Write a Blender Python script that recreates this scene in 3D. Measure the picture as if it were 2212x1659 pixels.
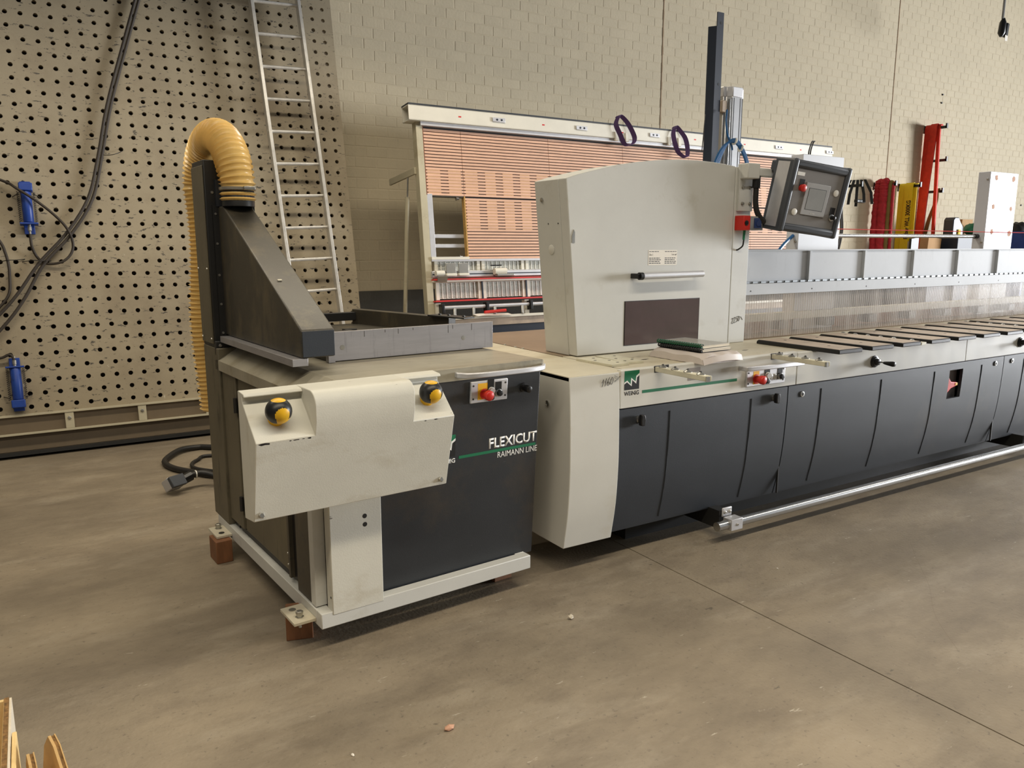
import bpy, bmesh, math, random
from mathutils import Vector, Matrix, Euler
random.seed(7)
for o in list(bpy.data.objects): bpy.data.objects.remove(o)
SC = bpy.context.scene
COL = SC.collection
R = math.radians

# ------------------------------------------------------------------ camera
cam = bpy.data.cameras.new('camera'); camo = bpy.data.objects.new('camera', cam); COL.objects.link(camo)
cam.sensor_width = 36.0; cam.lens = 1680.0 / 2212 * 36; cam.clip_start = 0.05; cam.clip_end = 200
camo.location = (0, 0, 1.55)
camo.rotation_euler = (R(90 - 10.075), 0, R(58.265 - 90))
SC.camera = camo

# ------------------------------------------------------------------ world, lights, exposure
world = bpy.data.worlds.new('hall_ambient'); SC.world = world; world.use_nodes = True
wb = world.node_tree.nodes['Background']; wb.inputs[0].default_value = (0.90, 0.92, 0.95, 1); wb.inputs[1].default_value = 0.115
def area(name, loc, target, sx, sy, power, col):
    l = bpy.data.lights.new(name, 'AREA'); l.shape = 'RECTANGLE'; l.size = sx; l.size_y = sy; l.energy = power; l.color = col
    o = bpy.data.objects.new(name, l); COL.objects.link(o); o.location = loc
    d = Vector(target) - Vector(loc); o.rotation_euler = d.to_track_quat('-Z', 'Y').to_euler()
    return o
WARM = (1.0, 0.88, 0.69); NEUT = (1.0, 0.95, 0.88); COOL = (0.95, 0.97, 1.0)
area('lamp_row_front', (0.2, 0.6, 4.6), (0.2, 0.6, 0), 7.0, 0.35, 150, WARM)
area('lamp_row_back', (1.5, 5.0, 4.4), (1.5, 5.0, 0), 6.0, 0.35, 100, WARM)
area('lamp_row_back_right', (8.5, 5.0, 4.4), (8.5, 5.0, 0), 6.0, 0.35, 75, NEUT)
area('lamp_row_front_right', (9.0, 0.6, 4.6), (9.0, 0.6, 0), 7.0, 0.35, 140, NEUT)
for o in list(COL.objects):
    if o.type == 'LIGHT': o.data.spread = R(146)
gate = area('daylight_gate', (26.0, -3.5, 2.4), (4.0, 6.0, 1.4), 6.0, 3.6, 1250, COOL); gate.data.spread = R(90)
SC.view_settings.view_transform = 'Standard'; SC.view_settings.look = 'None'
SC.view_settings.exposure = 0.12; SC.view_settings.gamma = 1.0; SC.view_settings.use_curve_mapping = False

# ------------------------------------------------------------------ materials
def lin(c):
    c = c / 255.0
    return c / 12.92 if c <= 0.04045 else ((c + 0.055) / 1.055) ** 2.4
def rgb(t): return (lin(t[0]), lin(t[1]), lin(t[2]), 1.0)
MATS = {}
def pm(name, col, rough=0.5, metal=0.0, var=0.06, scale=5.0, bump=0.0, bscale=60.0, dirt=None, stretch=(1, 1, 1),
       rnd=0.0, spec=0.5, scratch=None, emit=0.0):
    """procedural paint / metal / wood: base colour + noise variation + optional dirt patches, scratches and relief"""
    m = bpy.data.materials.new(name); m.use_nodes = True; nt = m.node_tree; N = nt.nodes; L = nt.links
    b = N['Principled BSDF']
    b.inputs['Roughness'].default_value = rough; b.inputs['Metallic'].default_value = metal
    b.inputs['Specular IOR Level'].default_value = spec
    tc = N.new('ShaderNodeTexCoord'); mp = N.new('ShaderNodeMapping'); L.new(tc.outputs['Object'], mp.inputs[0])
    mp.inputs['Scale'].default_value = stretch
    vec = mp.outputs[0]
    if rnd:
        oi = N.new('ShaderNodeObjectInfo'); ad = N.new('ShaderNodeVectorMath'); ad.operation = 'MULTIPLY_ADD'
        L.new(oi.outputs['Random'], ad.inputs[0]); ad.inputs[1].default_value = (37, 51, 23); L.new(mp.outputs[0], ad.inputs[2]); vec = ad.outputs[0]
    nz = N.new('ShaderNodeTexNoise'); nz.inputs['Scale'].default_value = scale; nz.inputs['Detail'].default_value = 6; nz.inputs['Roughness'].default_value = 0.65
    L.new(vec, nz.inputs['Vector'])
    c = rgb(col)
    def mul(f): return tuple(min(1, x * f) for x in c[:3]) + (1,)
    mx = N.new('ShaderNodeMix'); mx.data_type = 'RGBA'
    rp = N.new('ShaderNodeMapRange'); rp.inputs[1].default_value = 0.3; rp.inputs[2].default_value = 0.7
    L.new(nz.outputs[0], rp.inputs[0]); L.new(rp.outputs[0], mx.inputs[0])
    mx.inputs[6].default_value = mul(1 - var * 1.6); mx.inputs[7].default_value = mul(1 + var * 1.6)
    out = mx.outputs[2]
    if rnd:
        mr = N.new('ShaderNodeMapRange'); mr.inputs[3].default_value = 1 - rnd; mr.inputs[4].default_value = 1 + rnd
        L.new(oi.outputs['Random'], mr.inputs[0])
        sc = N.new('ShaderNodeVectorMath'); sc.operation = 'SCALE'; L.new(out, sc.inputs[0]); L.new(mr.outputs[0], sc.inputs['Scale']); out = sc.outputs[0]
    if dirt:
        for (dc, amt, ds, lo, hi, st) in dirt:
            mp2 = N.new('ShaderNodeMapping'); mp2.inputs['Scale'].default_value = st; L.new(tc.outputs['Object'], mp2.inputs[0])
            mp2.inputs['Location'].default_value = (ds * 1.7, ds * 0.3, 3.1)
            n2 = N.new('ShaderNodeTexNoise'); n2.inputs['Scale'].default_value = ds; n2.inputs['Detail'].default_value = 8; n2.inputs['Roughness'].default_value = 0.7
            L.new(mp2.outputs[0], n2.inputs['Vector'])
            r2 = N.new('ShaderNodeMapRange'); r2.inputs[1].default_value = lo; r2.inputs[2].default_value = hi; r2.inputs[4].default_value = amt
            L.new(n2.outputs[0], r2.inputs[0])
            m2 = N.new('ShaderNodeMix'); m2.data_type = 'RGBA'; L.new(r2.outputs[0], m2.inputs[0]); L.new(out, m2.inputs[6]); m2.inputs[7].default_value = rgb(dc)
            out = m2.outputs[2]
    L.new(out, b.inputs['Base Color'])
    if bump:
        n3 = N.new('ShaderNodeTexNoise'); n3.inputs['Scale'].default_value = bscale; n3.inputs['Detail'].default_value = 4
        L.new(vec, n3.inputs['Vector'])
        bp = N.new('ShaderNodeBump'); bp.inputs['Strength'].default_value = bump; bp.inputs['Distance'].default_value = 0.004
        L.new(n3.outputs[0], bp.inputs['Height']); L.new(bp.outputs[0], b.inputs['Normal'])
    MATS[name] = m
    return m
U3 = (1, 1, 1)
pm('concrete', (143, 131, 112), 0.5, 0, 0.16, 1.1, 0.3, 70,
   dirt=[((100, 90, 77), 0.7, 0.9, 0.45, 0.70, (0.6, 1.5, 1)), ((180, 170, 152), 0.4, 2.4, 0.52, 0.76, (0.7, 1.8, 1)), ((108, 97, 83), 0.5, 4, 0.50, 0.70, (0.7, 1.4, 1)), ((64, 60, 56), 0.6, 11, 0.66, 0.70, (0.8, 1.8, 1)), ((90, 82, 72), 0.6, 40, 0.58, 0.68, U3), ((58, 52, 46), 0.8, 70, 0.67, 0.70, U3), ((202, 194, 178), 0.6, 18, 0.66, 0.70, (0.5, 2, 1))])
pm('brick_paint', (206, 193, 164), 0.75, 0, 0.03, 3, 0.5, 40, rnd=0.018)
pm('brick_paint_bulk', (206, 193, 164), 0.75, 0, 0.03, 2, 0.5, 40)
pm('brick_dark', (84, 82, 76), 0.7, 0, 0.05, 4, 0.5, 40, rnd=0.05)
pm('mortar', (206, 193, 165), 0.85, 0, 0.05, 6, 0.4, 70)
pm('joint_filler', (176, 150, 122), 0.8)
pm('grey_paint', (204, 204, 198), 0.42, 0, 0.025, 3, 0.06, 250, dirt=[((150, 140, 112), 0.35, 3, 0.58, 0.75, U3)])
pm('cap_paint', (212, 211, 203), 0.4, 0, 0.02, 3, 0.05, 250, dirt=[((176, 160, 120), 0.25, 2, 0.6, 0.75, U3)])
pm('worn_grey_paint', (208, 206, 194), 0.5, 0, 0.03, 4, 0.1, 200, dirt=[((158, 142, 108), 0.4, 4, 0.56, 0.74, (0.6, 3, 1)), ((74, 62, 58), 0.9, 16, 0.70, 0.715, (0.5, 2, 1)), ((236, 234, 226), 0.6, 11, 0.68, 0.72, (0.4, 1, 3))])
pm('table_paint', (202, 195, 174), 0.5, 0, 0.05, 4, 0.1, 200, dirt=[((164, 146, 106), 0.5, 3.4, 0.52, 0.74, (0.7, 2, 1)), ((110, 108, 100), 0.5, 7, 0.6, 0.75, U3)])
pm('steel_table', (168, 162, 144), 0.4, 0.25, 0.08, 4, 0.06, 120, dirt=[((112, 96, 62), 0.55, 2.4, 0.48, 0.7, (0.5, 2, 1)), ((90, 96, 100), 0.5, 5, 0.56, 0.72, U3)])
pm('far_table', (140, 122, 100), 0.35, 0.1, 0.1, 3, 0.05, 90)
pm('anthracite', (44, 49, 56), 0.5, 0, 0.05, 4, 0.12, 320, dirt=[((84, 78, 66), 0.35, 1.6, 0.55, 0.75, U3), ((112, 112, 110), 0.35, 30, 0.70, 0.74, (0.4, 1, 6))])
pm('anthracite_dirty', (44, 47, 51), 0.4, 0, 0.06, 4, 0.1, 320, dirt=[((82, 70, 54), 0.55, 1.7, 0.5, 0.72, U3), ((104, 104, 102), 0.4, 22, 0.69, 0.73, (0.5, 1, 4))])
pm('dusty_black', (66, 62, 53), 0.42, 0, 0.1, 2.5, 0.08, 150, dirt=[((116, 104, 78), 0.7, 2.6, 0.5, 0.75, (2, 2, 0.8)), ((40, 44, 46), 0.8, 4, 0.6, 0.7, (1, 1, 3)), ((140, 132, 110), 0.5, 40, 0.70, 0.74, (1, 0.4, 4))])
pm('olive_dusty', (100, 93, 75), 0.55, 0, 0.08, 3, 0.08, 150, dirt=[((48, 46, 38), 0.75, 4, 0.55, 0.7, (3, 3, 0.7)), ((120, 110, 84), 0.5, 3, 0.55, 0.75, (2, 2, 0.5))])
pm('black_paint', (34, 34, 33), 0.45, 0, 0.08, 5, 0.05, 150)
pm('black_plastic', (22, 22, 23), 0.38, 0, 0.05, 8)
pm('black_rubber', (30, 28, 26), 0.5, 0, 0.08, 8)
pm('hose_rubber', (52, 44, 36), 0.6, 0, 0.08, 12)
pm('brushed_steel', (172, 170, 172), 0.36, 0.55, 0.06, 9, 0.05, 120, stretch=(0.4, 1, 3), dirt=[((96, 92, 96), 0.5, 7, 0.58, 0.75, (5, 1, 0.5))])
pm('chrome', (184, 184, 182), 0.27, 0.95, 0.02)
pm('aluminium', (200, 200, 200), 0.32, 0.9, 0.04, 8)
pm('aluminium_matt', (206, 206, 208), 0.45, 0.6, 0.04, 8)
pm('ladder_aluminium', (206, 203, 196), 0.38, 0.4, 0.1, 14)
pm('zinc', (180, 178, 170), 0.35, 0.9, 0.06, 14)
pm('red_plastic', (206, 44, 34), 0.4, 0, 0.04)
pm('red_dark', (150, 32, 32), 0.4, 0, 0.04)
pm('yellow_plastic', (226, 176, 30), 0.4, 0, 0.06, 20)
pm('yellow_label', (232, 178, 30), 0.5)
pm('hose_yellow', (238, 200, 122), 0.3, 0, 0.06, 8, dirt=[((196, 146, 80), 0.5, 3, 0.55, 0.75, U3)])
pm('green_print', (16, 112, 74), 0.5)
pm('white_print', (240, 240, 236), 0.5)
pm('black_print', (18, 18, 18), 0.5)
pm('white_plastic', (226, 224, 216), 0.4)
pm('paper', (236, 230, 218), 0.7, 0, 0.03)
pm('paper_pages', (216, 206, 186), 0.8, 0, 0.08, 30, stretch=(1, 1, 20))
pm('plastic_sleeve', (206, 196, 188), 0.45, 0, 0.04)
pm('binder_green', (20, 84, 54), 0.35)
pm('timber_block', (126, 84, 54), 0.65, 0, 0.14, 9, 0.1, 60, stretch=(3, 3, 0.8))
pm('slat_wood', (222, 178, 150), 0.6, 0, 0.05, 8, rnd=0.06)
pm('slat_edge', (120, 64, 34), 0.7)
pm('slat_back', (24, 16, 13), 0.8)
pm('spacer_wood', (198, 158, 116), 0.7)
pm('chipboard', (190, 150, 84), 0.8, 0, 0.15, 60)
pm('peg_edge', (110, 96, 76), 0.8)
pm('frame_cream', (190, 182, 156), 0.5, 0, 0.05, 4, dirt=[((140, 120, 84), 0.5, 3, 0.55, 0.7, U3)])
pm('frame_white', (226, 222, 208), 0.45, 0, 0.03)
pm('frame_brown', (112, 98, 78), 0.5, 0, 0.06)
pm('dark_blue_steel', (30, 40, 56), 0.5, 0, 0.05)
pm('blue_paint', (30, 66, 150), 0.4, 0, 0.1, 10, dirt=[((20, 30, 60), 0.7, 8, 0.55, 0.7, U3)])
pm('blue_tube', (28, 88, 140), 0.35)
pm('blue_cap', (40, 60, 110), 0.3)
pm('red_strip', (206, 46, 44), 0.5)
pm('purple_strap', (74, 46, 90), 0.7)
pm('sling_red', (176, 36, 44), 0.8, 0, 0.15, 25, 0.4, 60)
pm('sling_orange', (226, 56, 34), 0.7, 0, 0.1, 12)
pm('sling_yellow', (232, 204, 30), 0.7, 0, 0.08, 20, stretch=(6, 6, 0.5))
pm('sling_olive', (124, 100, 46), 0.8)
pm('cardboard', (196, 160, 104), 0.85, 0, 0.08, 10)
pm('cardboard_light', (226, 196, 138), 0.85, 0, 0.08, 14)
pm('cardboard_edge', (128, 96, 56), 0.9, 0, 0.4, 90)
pm('hmi_face', (122, 119, 116), 0.5, 0, 0.04)
pm('hmi_dark', (66, 70, 76), 0.45, 0, 0.04)
pm('hmi_bezel', (160, 160, 160), 0.45)
pm('hmi_screen', (150, 152, 152), 0.3)
pm('tinted_acrylic', (92, 80, 79), 0.12, 0, 0.1, 2, dirt=[((86, 82, 78), 0.5, 2, 0.5, 0.7, (0.5, 1, 2))])
pm('guard_paint', (188, 192, 196), 0.6, 0, 0.03, 3, dirt=[((150, 150, 150), 0.4, 4, 0.58, 0.75, (3, 1, 1))])
pm('hinge_metal', (120, 124, 126), 0.4, 0.7, 0.2, 120)
pm('pad_top', (184, 166, 146), 0.55, 0, 0.06, 6, dirt=[((110, 104, 96), 0.5, 3, 0.5, 0.7, U3)])
pm('post_white', (208, 211, 216), 0.4, 0, 0.02)
pm('bare_patch', (206, 160, 132), 0.8, 0, 0.12, 40)
pm('brass', (200, 170, 90), 0.3, 0.9)
pm('grille_white', (222, 222, 214), 0.5)
pm('grille_back', (176, 178, 170), 0.7, 0, 0.2, 20)
pm('sticker_silver', (176, 170, 166), 0.3, 0.5)
pm('green_wrap', (30, 120, 80), 0.5)
pm('carton', (190, 148, 98), 0.8)
pm('debris_wood', (206, 170, 110), 0.8)
pm('cream_bar', (206, 202, 180), 0.45, 0, 0.06, 14, dirt=[((120, 112, 92), 0.6, 14, 0.6, 0.72, U3)])

def mat_peg():
    m = pm('peg_board', (158, 146, 122), 0.55, 0, 0.07, 1.6, 0.15, 120,
           dirt=[((122, 106, 82), 0.6, 1.2, 0.48, 0.7, U3), ((62, 58, 52), 0.9, 26, 0.60, 0.63, (0.6, 1, 1.6)), ((70, 64, 56), 0.8, 5, 0.66, 0.70, (1, 1, 0.7)), ((212, 190, 140), 0.8, 9, 0.735, 0.75, (2, 1, 1))])
    nt = m.node_tree; N = nt.nodes; L = nt.links; b = N['Principled BSDF']; prev = b.inputs['Base Color'].links[0].from_socket
    tc = N.new('ShaderNodeTexCoord'); sx = N.new('ShaderNodeSeparateXYZ'); L.new(tc.outputs['Object'], sx.inputs[0])
    # white glue splashes, mostly on the lower half where parts were glued
    hg = N.new('ShaderNodeMapRange'); hg.inputs[1].default_value = 2.0; hg.inputs[2].default_value = 1.2; hg.inputs[3].default_value = 0.0; hg.inputs[4].default_value = 0.065
    L.new(sx.outputs[2], hg.inputs[0])
    nz = N.new('ShaderNodeTexNoise'); nz.inputs['Scale'].default_value = 7; nz.inputs['Detail'].default_value = 7; nz.inputs['Roughness'].default_value = 0.72
    mp = N.new('ShaderNodeMapping'); mp.inputs['Scale'].default_value = (1.5, 1, 0.8); mp.inputs['Location'].default_value = (4.2, 0, 7.7); L.new(tc.outputs['Object'], mp.inputs[0]); L.new(mp.outputs[0], nz.inputs[0])
    ad = N.new('ShaderNodeMath'); ad.operation = 'ADD'; L.new(nz.outputs[0], ad.inputs[0]); L.new(hg.outputs[0], ad.inputs[1])
    th = N.new('ShaderNodeMapRange'); th.inputs[1].default_value = 0.735; th.inputs[2].default_value = 0.75; L.new(ad.outputs[0], th.inputs[0])
    mx = N.new('ShaderNodeMix'); mx.data_type = 'RGBA'; L.new(th.outputs[0], mx.inputs[0]); L.new(prev, mx.inputs[6]); mx.inputs[7].default_value = rgb((226, 218, 200))
    L.new(mx.outputs[2], b.inputs['Base Color'])
    return m
mat_peg()

def mat_poly():
    m = bpy.data.materials.new('polycarbonate'); m.use_nodes = True; nt = m.node_tree; N = nt.nodes; L = nt.links
    b = N['Principled BSDF']; b.inputs['Base Color'].default_value = rgb((226, 222, 216)); b.inputs['Roughness'].default_value = 0.25
    tl = N.new('ShaderNodeBsdfTranslucent'); tl.inputs[0].default_value = rgb((226, 220, 212)); m0 = N.new('ShaderNodeMixShader'); m0.inputs[0].default_value = 0.4
    L.new(b.outputs[0], m0.inputs[1]); L.new(tl.outputs[0], m0.inputs[2])
    t = N.new('ShaderNodeBsdfTransparent'); t.inputs[0].default_value = (0.97, 0.96, 0.95, 1); mx = N.new('ShaderNodeMixShader')
    tc = N.new('ShaderNodeTexCoord'); mp = N.new('ShaderNodeMapping'); mp.inputs['Scale'].default_value = (3, 1, 0.6); L.new(tc.outputs['Object'], mp.inputs[0])
    nz = N.new('ShaderNodeTexNoise'); nz.inputs['Scale'].default_value = 4; nz.inputs['Detail'].default_value = 6; L.new(mp.outputs[0], nz.inputs[0])
    mr = N.new('ShaderNodeMapRange'); mr.inputs[1].default_value = 0.3; mr.inputs[2].default_value = 0.75; mr.inputs[3].default_value = 0.16; mr.inputs[4].default_value = 0.42
    L.new(nz.outputs[0], mr.inputs[0]); L.new(mr.outputs[0], mx.inputs[0]); L.new(t.outputs[0], mx.inputs[1]); L.new(m0.outputs[0], mx.inputs[2])
    L.new(mx.outputs[0], N['Material Output'].inputs[0]); MATS['polycarbonate'] = m
mat_poly()
pm('sheet_web', (176, 164, 152), 0.4)
def mat_clear():
    m = bpy.data.materials.new('clear_sleeve'); m.use_nodes = True; nt = m.node_tree; N = nt.nodes; L = nt.links
    b = N['Principled BSDF']; b.inputs['Base Color'].default_value = rgb((220, 224, 226)); b.inputs['Roughness'].default_value = 0.12
    t = N.new('ShaderNodeBsdfTransparent'); mx = N.new('ShaderNodeMixShader'); mx.inputs[0].default_value = 0.45
    L.new(t.outputs[0], mx.inputs[1]); L.new(b.outputs[0], mx.inputs[2]); L.new(mx.outputs[0], N['Material Output'].inputs[0]); MATS['clear_sleeve'] = m
mat_clear()

# ------------------------------------------------------------------ mesh helpers
def box(bm, x0, x1, y0, y1, z0, z1):
    v = [bm.verts.new(p) for p in ((x0, y0, z0), (x1, y0, z0), (x1, y1, z0), (x0, y1, z0), (x0, y0, z1), (x1, y0, z1), (x1, y1, z1), (x0, y1, z1))]
    for f in ((0, 3, 2, 1), (4, 5, 6, 7), (0, 1, 5, 4), (1, 2, 6, 5), (2, 3, 7, 6), (3, 0, 4, 7)): bm.faces.new([v[i] for i in f])
    return v
def hexa(bm, pts):
    """8 points: bottom ring 0-3, top ring 4-7"""
    v = [bm.verts.new(p) for p in pts]
    for f in ((0, 3, 2, 1), (4, 5, 6, 7), (0, 1, 5, 4), (1, 2, 6, 5), (2, 3, 7, 6), (3, 0, 4, 7)): bm.faces.new([v[i] for i in f])
def prism(bm, poly, axis, a0, a1):
    """poly in the two other axes (x:(y,z) y:(x,z) z:(x,y)), extruded along axis"""
    def P(p, a): return {'x': (a, p[0], p[1]), 'y': (p[0], a, p[1]), 'z': (p[0], p[1], a)}[axis]
    A = [bm.verts.new(P(p, a0)) for p in poly]; B = [bm.verts.new(P(p, a1)) for p in poly]
    n = len(poly)
    bm.faces.new(A); bm.faces.new(B[::-1])
    for i in range(n): bm.faces.new((A[i], B[i], B[(i + 1) % n], A[(i + 1) % n]))
def frames(pts):
    pts = [Vector(p) for p in pts]; T = []
    for i in range(len(pts)):
        a = pts[max(i - 1, 0)]; b = pts[min(i + 1, len(pts) - 1)]; t = (b - a); T.append(t.normalized() if t.length > 1e-9 else Vector((0, 0, 1)))
    n = T[0].orthogonal().normalized(); out = []
    for i, t in enumerate(T):
        n = (n - t * n.dot(t)); n = n.normalized() if n.length > 1e-6 else t.orthogonal().normalized()
        out.append((pts[i], t, n, t.cross(n)))
    return out
def tube(bm, pts, r, n=10, caps=True, radii=None):
    rings = []
    for i, (p, t, a, b) in enumerate(frames(pts)):
        rr = radii[i] if radii else r
        rings.append([bm.verts.new(p + (a * math.cos(2 * math.pi * k / n) + b * math.sin(2 * math.pi * k / n)) * rr) for k in range(n)])
    for i in range(len(rings) - 1):
        for k in range(n): bm.faces.new((rings[i][k], rings[i][(k + 1) % n], rings[i + 1][(k + 1) % n], rings[i + 1][k]))
    if caps: bm.faces.new(rings[0][::-1]); bm.faces.new(rings[-1])
def cyl(bm, p0, p1, r, n=16, r2=None):
    p0 = Vector(p0); p1 = Vector(p1); tube(bm, [p0, p1], r, n, True, [r, r if r2 is None else r2])
def lathe(bm, o, d, prof, n=20):
    """prof: (distance along d, radius)"""
    o = Vector(o); d = Vector(d).normalized(); a = d.orthogonal().normalized(); b = d.cross(a); rings = []
    for (h, r) in prof:
        rings.append([bm.verts.new(o + d * h + (a * math.cos(2 * math.pi * k / n) + b * math.sin(2 * math.pi * k / n)) * max(r, 1e-4)) for k in range(n)])
    for i in range(len(rings) - 1):
        for k in range(n): bm.faces.new((rings[i][k], rings[i][(k + 1) % n], rings[i + 1][(k + 1) % n], rings[i + 1][k]))
    bm.faces.new(rings[0][::-1]); bm.faces.new(rings[-1])
def ribbon(bm, pts, wdir, w, th):
    """flat strap along pts, w wide along wdir"""
    wd = Vector(wdir).normalized(); rings = []
    for i, (p, t, a, b) in enumerate(frames(pts)):
        nn = t.cross(wd).normalized(); ww = w[i] if isinstance(w, (list, tuple)) else w
        rings.append([bm.verts.new(p + wd * sx * ww / 2 + nn * sy * th / 2) for sx, sy in ((-1, -1), (1, -1), (1, 1), (-1, 1))])
    for i in range(len(rings) - 1):
        for k in range(4): bm.faces.new((rings[i][k], rings[i][(k + 1) % 4], rings[i + 1][(k + 1) % 4], rings[i + 1][k]))
    bm.faces.new(rings[0][::-1]); bm.faces.new(rings[-1])
def spline(pts, n=8):
    """Catmull-Rom through pts"""
    P = [Vector(p) for p in pts]; P = [P[0] * 2 - P[1]] + P + [P[-1] * 2 - P[-2]]; out = []
    for i in range(1, len(P) - 2):
        for k in range(n):
            t = k / n; a, b, c, d = P[i - 1], P[i], P[i + 1], P[i + 2]
            out.append(0.5 * ((2 * b) + (c - a) * t + (2 * a - 5 * b + 4 * c - d) * t * t + (3 * b - a - 3 * c + d) * t ** 3))
    out.append(P[-2]); return out

LOCM = {}     # world matrix of every thing root, for parts that are given in world coordinates
def mesh_from(name, bm, bevel=0):
    bmesh.ops.recalc_face_normals(bm, faces=bm.faces)
    me = bpy.data.meshes.new(name); bm.to_mesh(me); bm.free(); return me
def obj(name, bm, mat, parent=None, world=False, bevel=0.0, smooth=None, seg=2, loc=None):
    if world and parent is not None and parent.name in LOCM: bm.transform(LOCM[parent.name].inverted())
    me = mesh_from(name, bm); me.materials.append(MATS[mat])
    o = bpy.data.objects.new(name, me); COL.objects.link(o)
    if parent is not None:
        o.parent = parent
    if loc is not None: o.location = loc
    if smooth is not None:
        for p in me.polygons: p.use_smooth = True
        me.set_sharp_from_angle(angle=R(smooth))
    if bevel:
        md = o.modifiers.new('bevel', 'BEVEL'); md.width = bevel; md.segments = seg; md.limit_method = 'ANGLE'; md.angle_limit = R(40)
        for p in me.polygons: p.use_smooth = True
        me.set_sharp_from_angle(angle=R(35)); md.harden_normals = False
    return o
def thing(name, label, cat, loc=(0, 0, 0), rot=(0, 0, 0), group=None):
    o = bpy.data.objects.new(name, None); COL.objects.link(o); o.location = loc; o.rotation_euler = rot; o.empty_display_size = 0.1
    o['label'] = label; o['category'] = cat
    if group: o['group'] = group
    LOCM[o.name] = Matrix.Translation(Vector(loc)) @ Euler(rot).to_matrix().to_4x4()
    return o
def tag(o, label, cat, group=None):
    o['label'] = label; o['category'] = cat
    if group: o['group'] = group
    return o
def struct(o): o['kind'] = 'structure'; return o
def B(*args):
    bm = bmesh.new(); box(bm, *args); return bm
def C(*args, **k):
    bm = bmesh.new(); cyl(bm, *args, **k); return bm
def T(*args, **k):
    bm = bmesh.new(); tube(bm, *args, **k); return bm
def LT(*args, **k):
    bm = bmesh.new(); lathe(bm, *args, **k); return bm
def PR(*args):
    bm = bmesh.new(); prism(bm, *args); return bm
def RB(*args):
    bm = bmesh.new(); ribbon(bm, *args); return bm
def linked(src, name, parent, loc, rot=None):
    o = src.copy(); COL.objects.link(o); o.parent = parent; o.location = loc
    if rot: o.rotation_euler = rot
    return o
def text_bm(body, height, width=None, bold=0.0, depth=0.0006, shear=0.0):
    """lettering as a mesh lying in local x (right) / z (up), lower left corner at the origin, front towards -y"""
    cu = bpy.data.curves.new('lettering', 'FONT'); cu.body = body; cu.size = 1.0; cu.offset = bold; cu.extrude = 0.0; cu.shear = shear; cu.resolution_u = 3
    to = bpy.data.objects.new('lettering', cu); COL.objects.link(to)
    bpy.context.view_layer.update()
    dg = bpy.context.evaluated_depsgraph_get(); me = bpy.data.meshes.new_from_object(to.evaluated_get(dg))
    bpy.data.objects.remove(to); bpy.data.curves.remove(cu)
    bm = bmesh.new(); bm.from_mesh(me); bpy.data.meshes.remove(me)
    xs = [v.co.x for v in bm.verts]; ys = [v.co.y for v in bm.verts]
    x0, x1, y0, y1 = min(xs), max(xs), min(ys), max(ys)
    sy = height / (y1 - y0); sx = width / (x1 - x0) if width else sy
    for v in bm.verts: v.co = Vector(((v.co.x - x0) * sx, 0, (v.co.y - y0) * sy))
    r = bmesh.ops.extrude_face_region(bm, geom=bm.faces[:])
    for e in r['geom']:
        if isinstance(e, bmesh.types.BMVert): e.co.y -= depth
    return bm
def xf(bm, m): bm.transform(m); return bm
def basis(o, ex, ey, ez):
    m = Matrix.Identity(4)
    for i, e in enumerate((ex, ey, ez)):
        for k in range(3): m[k][i] = e[k]
    for k in range(3): m[k][3] = o[k]
    return m
def strokes(bm, lines, o, ex, ez, s, r=0.0016):
    """handwriting: polylines in letter units, on the plane o + x ex + z ez"""
    o = Vector(o); ex = Vector(ex); ez = Vector(ez)
    for ln in lines: tube(bm, [o + ex * (p[0] * s) + ez * (p[1] * s) for p in ln], r, 5)

# ================================================================== the setting
# floor: concrete slabs with sawn joints
fl = struct(obj('floor', B(-9, 22, -7, 7.9, -0.25, -0.012), 'mortar'))
for (x0, x1) in ((-9, 2.531), (2.537, 10.5), (10.506, 22)):
    for (y0, y1) in ((-7, 7.9),):
        obj('concrete_slab', B(x0, x1, y0, y1, -0.012, 0.0), 'concrete', fl)
obj('crack', T(spline([(3.86, 2.22, -0.0005), (3.69, 2.085, -0.0005), (3.42, 1.86, -0.0005), (3.16, 1.68, -0.0005), (2.95, 1.47, -0.0005)]), 0.0008, 5), 'frame_brown', fl)

# back wall: painted bricks with open joints, two movement joints, dark painted plinth
WY = 7.7; CH = 0.1035; BW = 0.229; DARKZ = 1.087
wl = struct(obj('wall_back', B(-9, 22, WY + 0.006, WY + 0.25, 0, 7.0), 'mortar'))
JX = (6.958, 11.75)
def frustum(bm, cx, cz, w, h, dep, c=0.004, jy=0.0):
    y0 = WY + 0.008; y1 = WY + 0.006 - dep + jy
    a = [(cx - w / 2, y0, cz - h / 2), (cx + w / 2, y0, cz - h / 2), (cx + w / 2, y0, cz + h / 2), (cx - w / 2, y0, cz + h / 2)]
    b = [(cx - w / 2 + c, y1, cz - h / 2 + c), (cx + w / 2 - c, y1, cz - h / 2 + c), (cx + w / 2 - c, y1, cz + h / 2 - c), (cx - w / 2 + c, y1, cz + h / 2 - c)]
    A = [bm.verts.new(p) for p in a]; Bv = [bm.verts.new(p) for p in b]
    bm.faces.new(Bv)
    for i in range(4): bm.faces.new((A[i], A[(i + 1) % 4], Bv[(i + 1) % 4], Bv[i]))
bricks = []
zrow = 1.087 - 11 * CH; r = 0
while zrow < 5.9:
    cz = zrow + CH / 2; off = (0.0, 0.5, 0.03, 0.47)[r % 4] * BW
    x = 1.2 + off
    while x < 18.5:
        x0, x1 = x, x + BW
        for j in JX:
            if x0 < j < x1:
                if j - x0 > x1 - j: x1 = j - 0.006
                else: x0 = j + 0.006
        if x1 - x0 > 0.03: bricks.append((0.5 * (x0 + x1), cz, x1 - x0 - 0.006, CH - 0.005, r))
        x += BW
    zrow += CH; r += 1
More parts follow.
